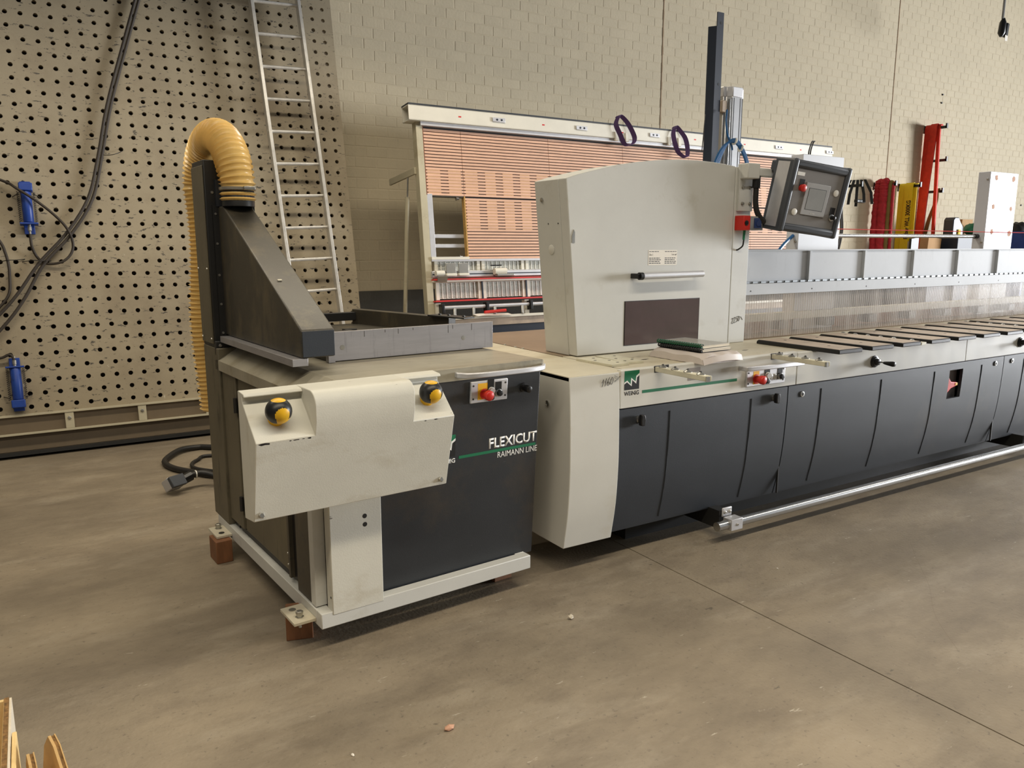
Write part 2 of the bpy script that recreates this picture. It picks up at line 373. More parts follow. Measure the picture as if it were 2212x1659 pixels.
def near(bk):
    X, Z = bk[0], bk[1]
    seen = (2.55 + 0.16 * 0 < X < 3.25) or (Z > 2.75 and X > 2.6) or (3.2 <= X < 4.0 and 1.3 < Z < 2.15)
    return (0 if (seen and Z > DARKZ and Z < 4.35 and not (X < 2.75 and Z > 3.6)) else 1, math.hypot(X, WY))
bricks.sort(key=near)
bm0 = bmesh.new(); frustum(bm0, 0, 0, BW - 0.006, CH - 0.005, 0.0017, 0.005)
for v in bm0.verts: v.co.y -= WY
bme = mesh_from('brick', bm0); bme.materials.append(MATS['brick_paint'])
bmL = bmesh.new(); bmD = bmesh.new(); nb = 0
for i, (cx, cz, w, h, rr) in enumerate(bricks):
    if nb < 300 and abs(w - (BW - 0.006)) < 1e-4 and cz > DARKZ:
        o = bpy.data.objects.new('brick', bme); COL.objects.link(o); o.parent = wl
        o.location = (cx, WY + random.uniform(-0.0007, 0.0007), cz); o.rotation_euler = (random.uniform(-0.008, 0.008), random.uniform(-0.003, 0.003), random.uniform(-0.0015, 0.0015)); nb += 1
    else:
        frustum(bmL if cz > DARKZ else bmD, cx, cz, w, h, 0.0017, 0.005, jy=random.uniform(-0.0007, 0.0007))
o = obj('brickwork', bmL, 'brick_paint_bulk', wl); o['kind'] = 'stuff'
o = obj('plinth_brickwork', bmD, 'brick_dark', wl); o['kind'] = 'stuff'
obj('plinth_paint', B(-9, 22, WY + 0.004, WY + 0.0062, 0, DARKZ), 'brick_dark', wl)
for j in JX: obj('movement_joint', B(j - 0.005, j + 0.005, WY - 0.0005, WY + 0.01, DARKZ, 5.9), 'joint_filler', wl)

# ================================================================== perforated press wall (left) with its hydraulics
PT = R(-10.45); PLOC = (0, 6.762, 0)
pw = thing('perforated_press_wall', 'tall leaning beige assembly wall drilled with a grid of round holes', 'press wall', PLOC, (PT, 0, 0))
bm = bmesh.new(); P = 0.1; RH = 0.0175; NH = 12; TH = 0.032
xs = [-0.66 + P * k for k in range(33)]; zs = [0.355 + P * k for k in range(36)]
for x in xs:
    for z in zs:
        sq = [(x + P / 2 * a, z + P / 2 * b) for a, b in ((1, 0), (1, 1), (0, 1), (-1, 1), (-1, 0), (-1, -1), (0, -1), (1, -1))]
        # ring of 12 hole points joined to the cell's 8 border points
        F = [bm.verts.new((x + RH * math.cos(2 * math.pi * k / NH), 0, z + RH * math.sin(2 * math.pi * k / NH))) for k in range(NH)]
        K = [bm.verts.new((v.co.x, TH, v.co.z)) for v in F]
        Q = [bm.verts.new((p[0], 0, p[1])) for p in sq]
        mapping = [0, 1, 1, 2, 3, 3, 4, 5, 5, 6, 7, 7]
        for k in range(NH):
            bm.faces.new((F[k], K[k], K[(k + 1) % NH], F[(k + 1) % NH]))
            a, b = mapping[k], mapping[(k + 1) % NH]
            if a == b: bm.faces.new((F[k], F[(k + 1) % NH], Q[a]))
            else: bm.faces.new((F[k], F[(k + 1) % NH], Q[b], Q[a]))
bmesh.ops.remove_doubles(bm, verts=bm.verts, dist=0.0005)
x0, x1, z0, z1 = xs[0] - P / 2, xs[-1] + P / 2, zs[0] - P / 2, zs[-1] + P / 2
obj('drilled_board', bm, 'peg_board', pw)
bm = bmesh.new(); box(bm, x1, x1 + 0.035, 0, TH, z0, z1)
obj('board_edge', bm, 'peg_board', pw)
obj('head_beam', B(x0, x1 + 0.035, -0.02, 0.12, z1, z1 + 0.12), 'black_paint', pw)
bm = bmesh.new(); box(bm, x0, x1 + 0.03, 0.10, 0.12, 0.3, z1)
obj('backing_sheet', bm, 'frame_brown', pw)
bm = bmesh.new(); box(bm, x0, 2.6, -0.055, 0.03, z0 - 0.018, z0)
obj('upper_flange', bm, 'frame_cream', pw, bevel=0.002)
obj('web_plate', B(x0, 2.6, -0.02, 0.02, 0.165, z0 - 0.018), 'frame_brown', pw)
obj('lower_flange', B(x0, 2.6, -0.055, 0.03, 0.148, 0.165), 'frame_cream', pw, bevel=0.002)
obj('base_channel', B(x0, 2.6, 0.0, 0.10, 0.03, 0.148), 'frame_brown', pw)
for x in (-0.33, 0.18, 0.69, 1.2, 1.71, 2.22):
    g = obj('stiffener', B(x - 0.03, x + 0.03, -0.05, -0.02, 0.165, z0 - 0.018), 'frame_cream', pw, bevel=0.003)
    obj('bolt', LT((x, -0.05, 0.245), (0, -1, 0), [(0, 0.013), (0.008, 0.013), (0.010, 0.010)], n=6), 'zinc', g)
for x in (-0.5, 1.0, 2.5): obj('foot', B(x - 0.08, x + 0.08, -0.05, 0.25, 0.0, 0.03), 'black_paint', pw)
obj('floor_beam', B(x0, 2.6, -0.12, 0.2, 0.0, 0.028), 'black_paint', pw)

def press_cylinder(x, z, label, flip):
    t = thing('hydraulic_cylinder', label, 'cylinder', PWM @ Vector((x, 0, z)), (PT, 0, 0), 'blue cylinders strapped to the press wall')
    s = -1 if flip else 1        # flip: hose end upwards
    obj('backplate', B(-0.035, 0.035, -0.028, -0.008, -0.2 * 1, 0.2), 'blue_paint', t, bevel=0.003)
    obj('barrel', LT((0, -0.06, -0.12 * s), (0, 0, s), [(0, 0.03), (0.004, 0.033), (0.225, 0.033), (0.232, 0.03)], n=20), 'blue_paint', t, smooth=40)
    obj('flange', B(-0.06, 0.06, -0.095, -0.02, -0.13 * s - 0.006, -0.13 * s + 0.006), 'blue_paint', t, bevel=0.002)
    obj('head_block', B(-0.045, 0.045, -0.10, -0.02, 0.145 * s - 0.03, 0.145 * s + 0.03), 'blue_paint', t, bevel=0.006)
    obj('coupling', LT((0, -0.055, -0.13 * s), (0, 0, -s), [(0, 0.010), (0.018, 0.010), (0.02, 0.013), (0.05, 0.013), (0.055, 0.008), (0.08, 0.008)], n=10), 'zinc', t, smooth=35)
    for sx in (-1, 1):
        pts = []
        for k in range(110):
            a = k * 0.9; pts.append((sx * 0.052 + 0.008 * math.cos(a), -0.055 + 0.008 * math.sin(a), (-0.12 + 0.235 * k / 109) * s))
        obj('return_spring', T(pts, 0.0022, 5), 'black_rubber', t, smooth=60)
        obj('strap_wire', T([(sx * 0.05, -0.05, 0.10 * s), (sx * 0.09, -0.006, 0.085 * s)], 0.003, 5), 'black_rubber', t)
    return t
PWM = Matrix.Translation(Vector(PLOC)) @ Euler((PT, 0, 0)).to_matrix().to_4x4()
press_cylinder(0.052, 1.86, 'blue hydraulic cylinder hanging high beside the crossing black hoses', False)
press_cylinder(-0.138, 0.53, 'blue hydraulic cylinder standing on the bottom rail of the drilled wall', True)

def wall_hose(label, pts, r=0.0115, cat='hose', g='black hydraulic hoses on the press wall', name='hydraulic_hose', m='hose_rubber'):
    bm = bmesh.new(); tube(bm, [PWM @ Vector(p) for p in spline(pts, 7)], r, 8)
    return tag(obj(name, bm, m, smooth=50), label, cat, g)
bund = [(0.985, 3.62), (0.858, 3.237), (0.683, 2.695), (0.58, 2.281), (0.48, 1.946), (0.308, 1.67), (0.104, 1.438), (-0.066, 1.195), (-0.22, 1.02), (-0.45, 0.80)]
top = [(1.32, 4.6), (1.09, 3.95)]
wall_hose('left strand of the long black hose pair sweeping down the drilled wall', [(x - 0.013, -0.045 - 0.02 * (i < 2), z) for i, (x, z) in enumerate(top + bund)])
wall_hose('right strand of the long black hose pair sweeping down the drilled wall', [(x + 0.014 + 0.03 * max(0, i - 8), -0.043 - 0.02 * (i < 2), z - 0.012 * (i > 5)) for i, (x, z) in enumerate(top + bund)])
wall_hose('black hose looping from the upper blue cylinder around to the left edge', [(x * 0.985, y, z) for x, y, z in
          [(-0.5, -0.03, 2.2), (-0.106, -0.07, 2.055), (-0.004, -0.125, 1.981), (0.123, -0.115, 1.887), (0.239, -0.09, 1.78), (0.307, -0.075, 1.685), (0.333, -0.05, 1.582), (0.309, -0.045, 1.5), (0.239, -0.045, 1.442), (0.144, -0.025, 1.435), (0.085, -0.03, 1.48), (0.055, -0.05, 1.56), (0.052, -0.058, 1.655)]], 0.010)
wall_hose('short black hose running down at the far left of the drilled wall', [(-0.4, -0.03, 1.9), (-0.24, -0.03, 1.74), (-0.147, -0.03, 1.603), (-0.122, -0.03, 1.524), (-0.109, -0.03, 1.439), (-0.109, -0.03, 1.346), (-0.131, -0.03, 1.197), (-0.25, -0.03, 1.05)], 0.0105)
wall_hose('short black hose bending into the top of the lower blue cylinder', [(-0.5, -0.03, 0.80), (-0.3, -0.035, 0.745), (-0.22, -0.04, 0.735), (-0.165, -0.05, 0.755), (-0.142, -0.055, 0.73), (-0.138, -0.058, 0.69)], 0.010)
def tie(label, pts):
    bm = bmesh.new(); tube(bm, [PWM @ Vector(p) for p in spline(pts, 5)], 0.003, 5); tag(obj('cable_tie', bm, 'black_rubber'), label, 'cable tie', 'black cable ties on the press wall')
tie('thin black cable tie around the hose pair, upper one', [(0.60, 0.0, 2.30), (0.65, -0.065, 2.285), (0.70, -0.065, 2.30), (0.745, -0.02, 2.335)])
tie('thin black cable tie around the hoses, lower one at the crossing', [(-0.02, 0.0, 1.455), (0.06, -0.06, 1.455), (0.12, -0.07, 1.45), (0.17, 0.0, 1.46)])
tie('thin black cable tie around the far left hose', [(-0.16, 0.0, 1.455), (-0.11, -0.045, 1.46), (-0.06, -0.02, 1.465), (0.0, -0.004, 1.475)])

# ladder leaning in front of the press wall
LD = Matrix.Translation(Vector(PLOC)) @ Euler((PT, 0, 0)).to_matrix().to_4x4()
lr = Euler((PT, R(-2.4), 0))
la = thing('aluminium_ladder', 'long aluminium ladder leaning against the drilled wall', 'ladder', LD @ Vector((2.205, -0.16, 0.06)), (PT, R(-2.3), 0))
LW = 0.205; LLEN = 4.6
for sx in (-1, 1):
    obj('stile', B(sx * LW - 0.0145, sx * LW + 0.0145, -0.036, 0.036, 0, LLEN), 'ladder_aluminium', la, bevel=0.003)
    obj('foot', B(sx * LW - 0.016, sx * LW + 0.016, -0.036, 0.036, -0.02, 0.05), 'black_rubber', la, bevel=0.004)
bmr = bmesh.new(); cyl(bmr, (-LW - 0.006, 0, 0), (LW + 0.006, 0, 0), 0.0145, 10)
for k in range(16):
    z = 0.25 + 0.28 * k
    bmr = bmesh.new(); cyl(bmr, (-LW - 0.016, 0, z), (LW + 0.016, 0, z), 0.0145, 10); obj('rung', bmr, 'ladder_aluminium', la, smooth=40)

# ================================================================== crosscut saw in the foreground (local: x along its front, y to the back)
MA = R(4.0)
m1 = thing('crosscut_saw', 'grey and anthracite crosscut saw raised on wooden blocks with a black dust hood', 'saw machine', (0.838, 2.738, 0), (0, 0, MA))
# base frame
obj('base_rail', B(0, 1.0, 0.0, 0.05, 0.10, 0.162), 'grey_paint', m1, bevel=0.003)
obj('base_rail', B(0, 0.05, 0.05, 1.40, 0.10, 0.162), 'grey_paint', m1, bevel=0.003)
obj('base_rail', B(0.95, 1.0, 0.05, 1.40, 0.10, 0.162), 'grey_paint', m1, bevel=0.003)
obj('base_rail', B(0.05, 0.95, 1.35, 1.40, 0.10, 0.162), 'grey_paint', m1, bevel=0.003)
def foot_plate(x0, x1, y0, y1, bolts, holes):
    p = obj('foot_plate', B(x0, x1, y0, y1, 0.115, 0.128), 'table_paint', m1, bevel=0.002)
    for (bx, by) in bolts:
        b = obj('bolt', LT((bx, by, 0.128), (0, 0, 1), [(0, 0.017), (0.003, 0.017), (0.0032, 0.0125), (0.014, 0.0125), (0.0142, 0.0145), (0.024, 0.0145), (0.026, 0.011)], n=6), 'zinc', p)
    for (bx, by) in holes:
        obj('hole_rim', LT((bx, by, 0.128), (0, 0, 1), [(0, 0.014), (0.002, 0.014), (0.0022, 0.009)], n=14), 'zinc' if y0 < 0.5 else 'black_rubber', p)
foot_plate(-0.088, 0.0, 0.055, 0.212, [(-0.05, 0.10)], [(-0.052, 0.175)])
foot_plate(-0.075, 0.0, 1.158, 1.312, [(-0.035, 1.275)], [(-0.04, 1.20)])
obj('threaded_rod', C((-0.05, 0.10, 0.085), (-0.05, 0.10, 0.115), 0.006, 8), 'zinc', m1)
# cabinet
obj('cabinet_body', B(0.035, 0.99, 0.10, 1.38, 0.165, 0.97), 'olive_dusty', m1)
obj('rear_post', B(0.0, 0.16, 1.20, 1.45, 0.162, 1.058), 'olive_dusty', m1, bevel=0.004)
d = obj('side_door', B(0.018, 0.034, 0.38, 0.965, 0.20, 0.955), 'olive_dusty', m1, bevel=0.004)
for z in (0.335, 0.815):
    h = obj('hinge', C((0.004, 0.972, z - 0.035), (0.004, 0.972, z + 0.035), 0.010, 10), 'black_paint', d)
obj('side_post', B(0.012, 0.034, 0.985, 1.195, 0.20, 0.955), 'olive_dusty', m1, bevel=0.003)
obj('kick_opening', B(0.030, 0.0345, 0.40, 1.08, 0.164, 0.188), 'black_rubber', m1)
obj('kick_opening', B(0.030, 0.0345, 1.12, 1.19, 0.164, 0.188), 'black_rubber', m1)
obj('slot', B(0.030, 0.0346, 0.27, 0.355, 0.175, 0.95), 'black_rubber', m1)
obj('slot_frame', B(0.012, 0.034, 0.355, 0.375, 0.18, 0.95), 'dusty_black', m1)
for z in (0.225, 0.275): obj('rivet', LT((0.018, 0.395, z), (-1, 0, 0), [(0, 0.006), (0.003, 0.004)], n=8), 'zinc', m1)
obj('dark_post', B(0.008, 0.035, 0.11, 0.265, 0.162, 0.95), 'dusty_black', m1, bevel=0.003)
cp = obj('corner_post', B(0.004, 0.052, 0.065, 0.11, 0.166, 0.95), 'grey_paint', m1, bevel=0.002)
obj('bracket_plate', B(0.006, 0.05, 0.062, 0.066, 0.545, 0.62), 'grey_paint', m1)
obj('bolt', LT((0.028, 0.062, 0.575), (0, -1, 0), [(0, 0.011), (0.005, 0.011), (0.008, 0.007)], n=6), 'zinc', m1)
# white front plate with two holes
bm = bmesh.new(); box(bm, 0.046, 0.262, -0.002, 0.05, 0.147, 0.70)
fp = obj('front_plate', bm, 'worn_grey_paint', m1, bevel=0.003)
for z in (0.519, 0.485): obj('hole', LT((0.191, -0.0015, z), (0, -1, 0), [(0, 0.0095), (0.0008, 0.0095)], n=14), 'black_rubber', fp)
obj('hole', LT((0.046, 0.012, 0.215), (-1, 0, 0), [(0, 0.005), (0.0008, 0.005)], n=10), 'black_rubber', fp)
# anthracite front door, leaning a little: foot further back than the head
def pv(z): return 0.001 + (0.95 - z) * 0.0695
bm = bmesh.new(); hexa(bm, [(0.255, pv(0.150), 0.150), (1.048, pv(0.150), 0.150), (1.048, 0.10, 0.150), (0.255, 0.10, 0.150), (0.255, pv(1.01), 1.01), (1.048, pv(1.01), 1.01), (1.048, 0.10, 1.01), (0.255, 0.10, 1.01)])
fd = obj('front_door', bm, 'anthracite_dirty', m1, bevel=0.003)
EX = Vector((1, 0, 0)); EZ = Vector((0, 0.0695 * -1, 1)).normalized(); EY = EZ.cross(EX)
def on_door(x, z, d=0.0): return Vector((x, pv(z) - d, z))
def door_part(name, bm, mat, x, z, parent=fd, d=0.0003, **k): return obj(name, xf(bm, basis(on_door(x, z, d), EX, EY, EZ)), mat, parent, **k)
door_part('lettering', text_bm('FLEXICUT', 0.047, 0.257, 0.022), 'white_print', 0.787, 0.6895)
door_part('lettering', text_bm('RAIMANN LINE', 0.026, 0.215, 0.0), 'white_print', 0.834, 0.6425)
door_part('green_stripe', B(0, 0.405, -0.0006, 0, 0, 0.0125), 'green_print', 0.635, 0.670)
def logo(parent, put, x0, z0, s):
    """square emblem, green above a white zigzag above black; s = side"""
    zz = [(0, 0.40), (0.19, 0.50), (0.42, 0.28), (0.45, 0.63), (0.75, 0.40), (0.79, 0.70), (1.0, 0.83)]
    zb = [(0, 0.31), (0.17, 0.41), (0.49, 0.17), (0.52, 0.50), (0.80, 0.28), (0.84, 0.61), (1.0, 0.72)]
    bm = bmesh.new(); prism(bm, [(p[0] * s, p[1] * s) for p in zz + [(1, 1.0), (0, 1.0)]], 'y', -0.0006, 0); put('emblem_green', bm, 'green_print', x0, z0)
    bm = bmesh.new(); prism(bm, [(p[0] * s, p[1] * s) for p in [(0, 0), (1, 0)] + zb[::-1]], 'y', -0.0006, 0); put('emblem_black', bm, 'black_print', x0, z0)
    bm = bmesh.new(); prism(bm, [(p[0] * s, p[1] * s) for p in zb + zz[::-1]], 'y', -0.0005, 0); put('emblem_zigzag', bm, 'white_print', x0, z0)
logo(fd, door_part, 0.523, 0.686, 0.094)
door_part('lettering', text_bm('WEINIG', 0.020, 0.094, 0.02), 'white_print', 0.523, 0.657)
# push button plate
bp = door_part('button_plate', B(0, 0.186, -0.012, 0.0, 0, 0.092), 'aluminium_matt', 0.679, 0.905, m1, bevel=0.003)
def on_plate(name, bm, mat, x, z, **k): return obj(name, xf(bm, basis(on_door(0.679 + x, 0.905 + z, 0.012), EX, EY, EZ)), mat, bp, **k)
on_plate('yellow_field', B(0, 0.058, -0.0008, 0, 0, 0.07), 'yellow_label', 0.034, 0.012)
on_plate('symbol_plate', B(0, 0.032, -0.002, 0, 0, 0.05), 'black_plastic', 0.082, 0.046)
on_plate('symbol_plate', B(0, 0.032, -0.002, 0, 0, 0.045), 'black_plastic', 0.121, 0.036)
on_plate('emergency_button', LT((0, 0, 0), (0, -1, 0), [(0, 0.022), (0.006, 0.022), (0.007, 0.016), (0.022, 0.016), (0.030, 0.0215), (0.044, 0.0215), (0.050, 0.016)], n=22), 'red_plastic', 0.066, 0.036, smooth=50)
on_plate('push_button', LT((0, 0, 0), (0, -1, 0), [(0, 0.016), (0.008, 0.016), (0.009, 0.0135), (0.014, 0.0135)], n=20), 'white_plastic', 0.100, 0.046, smooth=40)
on_plate('push_button', LT((0, 0, 0), (0, -1, 0), [(0, 0.012), (0.010, 0.012), (0.011, 0.009)], n=16), 'black_plastic', 0.102, 0.017, smooth=40)
k_ = on_plate('selector_switch', LT((0, 0, 0), (0, -1, 0), [(0, 0.017), (0.008, 0.017), (0.010, 0.014), (0.012, 0.0138)], n=20), 'chrome', 0.136, 0.034, smooth=40)
obj('selector_knob', xf(LT((0, -0.012, 0), (0, -1, 0), [(0, 0.0135), (0.010, 0.012), (0.011, 0.006)], n=8), basis(on_door(0.679 + 0.136, 0.905 + 0.034, 0.012), EX, EY, EZ)), 'black_plastic', k_)
for (x, z) in ((0.012, 0.018), (0.012, 0.074), (0.174, 0.018), (0.174, 0.074)):
    on_plate('screw', LT((0, 0, 0), (0, -1, 0), [(0, 0.004), (0.0015, 0.004)], n=8), 'black_paint', x, z)
door_part('door_latch', LT((0, 0, 0), (0, -1, 0), [(0, 0.021), (0.006, 0.021), (0.007, 0.013), (0.02, 0.013), (0.021, 0.016), (0.045, 0.015), (0.048, 0.011)], n=16), 'black_plastic', 0.958, 0.944, m1, smooth=40)
# table, lip, chamfered side plate
obj('table_top', B(0.10, 1.058, -0.004, 1.25, 1.046, 1.06), 'steel_table', m1, bevel=0.002)
obj('table_lip', B(0.30, 1.058, -0.006, -0.0005, 1.008, 1.0595), 'steel_table', m1)
obj('table_edge_trim', B(1.058, 1.085, 0.02, 1.25, 1.03, 1.052), 'table_paint', m1)
bm = bmesh.new(); th = 0.006
prism(bm, [(0.0, 0.952), (0.0, 1.0), (0.10, 1.06), (0.10, 1.054), (th, 0.996), (th, 0.952)], 'y', 0.0, 1.255)
obj('chamfer_plate', bm, 'steel_table', m1)
# curved grab handle
hp = []
for k in range(17):
    t = k / 16; x = 0.612 + 0.442 * t
    hp.append((x, -0.02 - 0.052 * (1 - (2 * t - 1) ** 4) ** 0.6, 1.032))
hp = [(0.612, 0.0, 1.034)] + hp + [(1.054, 0.0, 1.034)]
bm = bmesh.new(); ribbon(bm, hp, (0, 0, 1), 0.022, 0.014)
obj('grab_handle', bm, 'aluminium_matt', m1, bevel=0.004)
# two hand control box
def side(zz): return zz
U0, U1 = -0.262, 0.502
low = [(0.0, 0.605), (-0.10, 0.618), (-0.170, 0.908)]
rec = low + [(-0.045, 1.028), (-0.043, 1.052), (-0.005, 1.062), (0.0, 1.062)]
arc_ = [(-0.1825, 0.958)] + [(-0.133 + 0.051 * math.cos(R(a_)), 1.0115 + 0.0505 * math.sin(R(a_))) for a_ in range(180, 89, -10)]
ful = low + arc_ + [(-0.043, 1.062), (-0.005, 1.062), (0.0, 1.062)]
R0, R1 = -0.058, 0.325
bm = bmesh.new()
def strip_(poly, xa, xb, close=True):
    A_ = [bm.verts.new((xa, p[0], p[1])) for p in poly]; B_ = [bm.verts.new((xb, p[0], p[1])) for p in poly]
    for i in range(len(poly)):
        j = (i + 1) % len(poly); bm.faces.new((A_[i], B_[i], B_[j], A_[j]))
strip_(rec, U0, R0); strip_(ful, R0, R1); strip_(rec, R1, U1)
for x_ in (U0, U1): bm.faces.new([bm.verts.new((x_, p[0], p[1])) for p in rec])
for x_ in (R0, R1): bm.faces.new([bm.verts.new((x_, p[0], p[1])) for p in [low[2]] + arc_ + [(-0.043, 1.062), (-0.005, 1.062), (-0.043, 1.052), (-0.045, 1.028)]])
bmesh.ops.remove_doubles(bm, verts=bm.verts, dist=1e-5)
cb = obj('control_box', bm, 'worn_grey_paint', m1, bevel=0.0025, smooth=35)
for (a, b) in ((U0, -0.058), (0.325, U1)):
    lip = obj('recess_lip', PR([(-0.005, 1.063), (-0.062, 1.058), (-0.07, 1.05), (-0.068, 1.046), (-0.03, 1.05), (-0.005, 1.05)], 'x', a, b), 'worn_grey_paint', m1, bevel=0.002)
rc_ = random.Random(11)
for (cx_, w_, h_) in ((-0.235, 0.045, 0.010), (-0.145, 0.010, 0.005), (-0.125, 0.022, 0.005), (-0.10, 0.010, 0.004), (-0.078, 0.016, 0.007), (0.375, 0.012, 0.004), (0.42, 0.020, 0.004)):
    n_ = 9; poly = [(cx_ + w_ / 2 * math.cos(2 * math.pi * k / n_) * rc_.uniform(0.7, 1.1), h_ / 2 * math.sin(2 * math.pi * k / n_) * rc_.uniform(0.5, 1.2)) for k in range(n_)]
    bm = bmesh.new(); prism(bm, poly, 'y', -0.0005, 0.0005)
    obj('paint_chip', xf(bm, Matrix.Translation((0, -0.1685, 0.9035)) @ Euler((R(13.6), 0, 0)).to_matrix().to_4x4()), 'slat_back', cb)
sl = Vector((0, -0.125, -0.12)).normalized(); nrm = Vector((0, -0.12, 0.125)).normalized()
def two_hand_knob(x):
    base = Vector((x, -0.045, 1.028)) + sl * 0.088
    kb = obj('push_knob', LT(base, nrm, [(0, 0.026), (0.012, 0.024), (0.016, 0.024)], n=24), 'yellow_plastic', m1, smooth=50)
    c = base + nrm * 0.052; rad = 0.0445
    # black ball with a yellow top cap and a yellow comma on its front
    bmY = bmesh.new(); bmK = bmesh.new(); nU, nV = 80, 60
    def pt(i, j):
        th = math.pi * j / nV; ph = 2 * math.pi * i / nU
        return th, ph
    fwd = Vector((0.10, -0.93, -0.1)).normalized(); upv = Vector((0, -0.25, 1)).normalized(); rgt = upv.cross(fwd).normalized() * -1
    upv = rgt.cross(fwd).normalized()
    if upv.z < 0: upv = -upv
    def P(i, j):
        th, ph = pt(i, j); return c + rad * (upv * math.cos(th) + (fwd * math.cos(ph) + rgt * math.sin(ph)) * math.sin(th))
    for i in range(nU):
        for j in range(nV):
            th, ph = pt(i + 0.5, j + 0.5)
            if ph > math.pi: ph -= 2 * math.pi
            lat = math.pi / 2 - th
            yel = lat > 1.02 or ((ph - 0.10) ** 2 / 0.60 ** 2 + (lat + 0.12) ** 2 / 0.62 ** 2 < 1) or (lat < -0.45 and -0.75 + 0.3 * lat < ph < 0.66) or lat < -0.95
            q = [P(i, j), P(i + 1, j), P(i + 1, j + 1), P(i, j + 1)]
            if j == 0: q = [q[0], q[2], q[3]]
            elif j == nV - 1: q = [q[0], q[1], q[2]]
            b_ = bmY if yel else bmK
            b_.faces.new([b_.verts.new(v) for v in q])
    for b_ in (bmY, bmK): bmesh.ops.remove_doubles(b_, verts=b_.verts, dist=1e-5)
    obj('knob_black_shell', bmK, 'black_plastic', kb, smooth=60); obj('knob_yellow_inlay', bmY, 'yellow_plastic', kb, smooth=60)
two_hand_knob(-0.172); two_hand_knob(0.414)
for (x, z) in ((-0.238, 0.64), (0.472, 0.642)):
    obj('bolt', LT((x, -0.105, z), (0, -0.97, 0.24), [(0, 0.011), (0.007, 0.011), (0.010, 0.008)], n=6), 'zinc', m1)
# fence
fe = obj('steel_fence', B(0.276, 1.097, 0.44, 0.462, 1.064, 1.189), 'brushed_steel', m1, bevel=0.001)
for x in (0.317, 0.929): obj('screw', LT((x, 0.44, 1.121), (0, -1, 0), [(0, 0.011), (0.0006, 0.011), (0.0008, 0.005)], n=16), 'zinc', fe)
for (x, h_) in ((0.42, 0.025), (0.52, 0.012), (0.585, 0.022), (0.66, 0.010), (0.845, 0.035), (0.87, 0.018), (0.975, 0.03)):
    obj('pencil_mark', B(x, x + 0.0016, 0.4394, 0.4401, 1.185 - h_, 1.185), 'black_rubber', fe)
obj('blade_guide', B(0.245, 0.274, 0.42, 0.45, 1.062, 1.09), 'brushed_steel', m1)
# dust hood
HP = [(0.23, 1.118), (0.23, 1.226), (1.165, 1.735), (1.25, 1.735), (1.25, 1.118)]
bm = bmesh.new(); prism(bm, HP, 'x', 0.058, 0.196)
obj('dust_hood', bm, 'dusty_black', m1, bevel=0.007, seg=3)
obj('guard_nose', B(0.062, 0.193, 0.2275, 0.2305, 1.122, 1.223), 'anthracite', m1, bevel=0.001)
obj('hood_tab', xf(B(-0.009, 0.009, -0.004, 0.004, 0, 0.004), Matrix.Translation((0.10, 0.56, 1.407)) @ Euler((R(28.5), 0, 0)).to_matrix().to_4x4()), 'table_paint', m1)
obj('clamp_rail', B(0.02, 0.083, 0.232, 1.215, 1.088, 1.117), 'brushed_steel', m1, bevel=0.001)
obj('outlet_collar', LT((0.127, 1.15, 1.733), (0, 0, 1), [(0, 0.074), (0.075, 0.074), (0.08, 0.070)], n=28), 'black_paint', m1, smooth=40)
# column behind the hood
obj('column_body', B(0.003, 0.236, 1.25, 1.455, 1.058, 1.95), 'black_paint', m1, bevel=0.004)
cs = obj('column_side_cover', B(-0.004, 0.004, 1.262, 1.45, 1.075, 1.925), 'olive_dusty', m1, bevel=0.003)
for (y, z) in ((1.275, 1.44), (1.435, 1.44), (1.275, 1.10), (1.435, 1.10)): obj('screw', LT((-0.004, y, z), (-1, 0, 0), [(0, 0.006), (0.004, 0.004)], n=8), 'zinc', cs)
hf = obj('hood_flange', B(0.03, 0.058, 1.238, 1.25, 1.10, 1.742), 'black_paint', m1)
for z in (1.13, 1.27, 1.41, 1.56, 1.70): obj('screw', LT((0.043, 1.238, z), (0, -1, 0), [(0, 0.007), (0.004, 0.005)], n=8), 'zinc', hf)
obj('hood_bracket', B(0.048, 0.075, 1.232, 1.25, 1.735, 1.86), 'anthracite', m1)
obj('screw', LT((0.036, 1.25, 1.80), (0, -1, 0), [(0, 0.008), (0.004, 0.006)], n=8), 'zinc', m1)
for x in (0.03, 0.045): obj('bolt', LT((x, 1.36, 1.95), (0, 0, 1), [(0, 0.010), (0.007, 0.009), (0.008, 0.005)], n=8), 'zinc', m1)
obj('post_bracket', B(0.0, 0.075, 1.225, 1.252, 1.02, 1.092), 'black_paint', m1, bevel=0.004)
obj('screw', LT((0.022, 1.225, 1.07), (0, -1, 0), [(0, 0.009), (0.004, 0.006)], n=8), 'zinc', m1)
# black frame behind the fence
obj('rear_deck', B(0.26, 1.06, 0.47, 1.35, 1.06, 1.125), 'dusty_black', m1, bevel=0.004)
def beam_bm(p, q, w, z0, z1):
    p = Vector(p); q = Vector(q); d_ = (q - p).normalized(); n_ = Vector((-d_.y, d_.x)) * w / 2
    bm = bmesh.new(); c_ = [p - n_, q - n_, q + n_, p + n_]
    hexa(bm, [(v.x, v.y, z0) for v in c_] + [(v.x, v.y, z1) for v in c_]); return bm
obj('frame_beam', beam_bm((0.80, 1.36), (0.965, 0.60), 0.05, 1.12, 1.205), 'dusty_black', m1, bevel=0.003)
obj('frame_beam', B(0.26, 0.80, 1.32, 1.36, 1.145, 1.19), 'black_paint', m1, bevel=0.003)
obj('frame_plate', beam_bm((0.925, 0.72), (0.985, 0.475), 0.075, 1.205, 1.213), 'black_paint', m1, bevel=0.002)
for t in (0.2, 0.45, 0.85): obj('bolt', LT((0.925 + 0.06 * t, 0.72 - 0.245 * t, 1.213), (0, 0, 1), [(0, 0.008), (0.006, 0.007), (0.007, 0.004)], n=8), 'black_paint', m1)
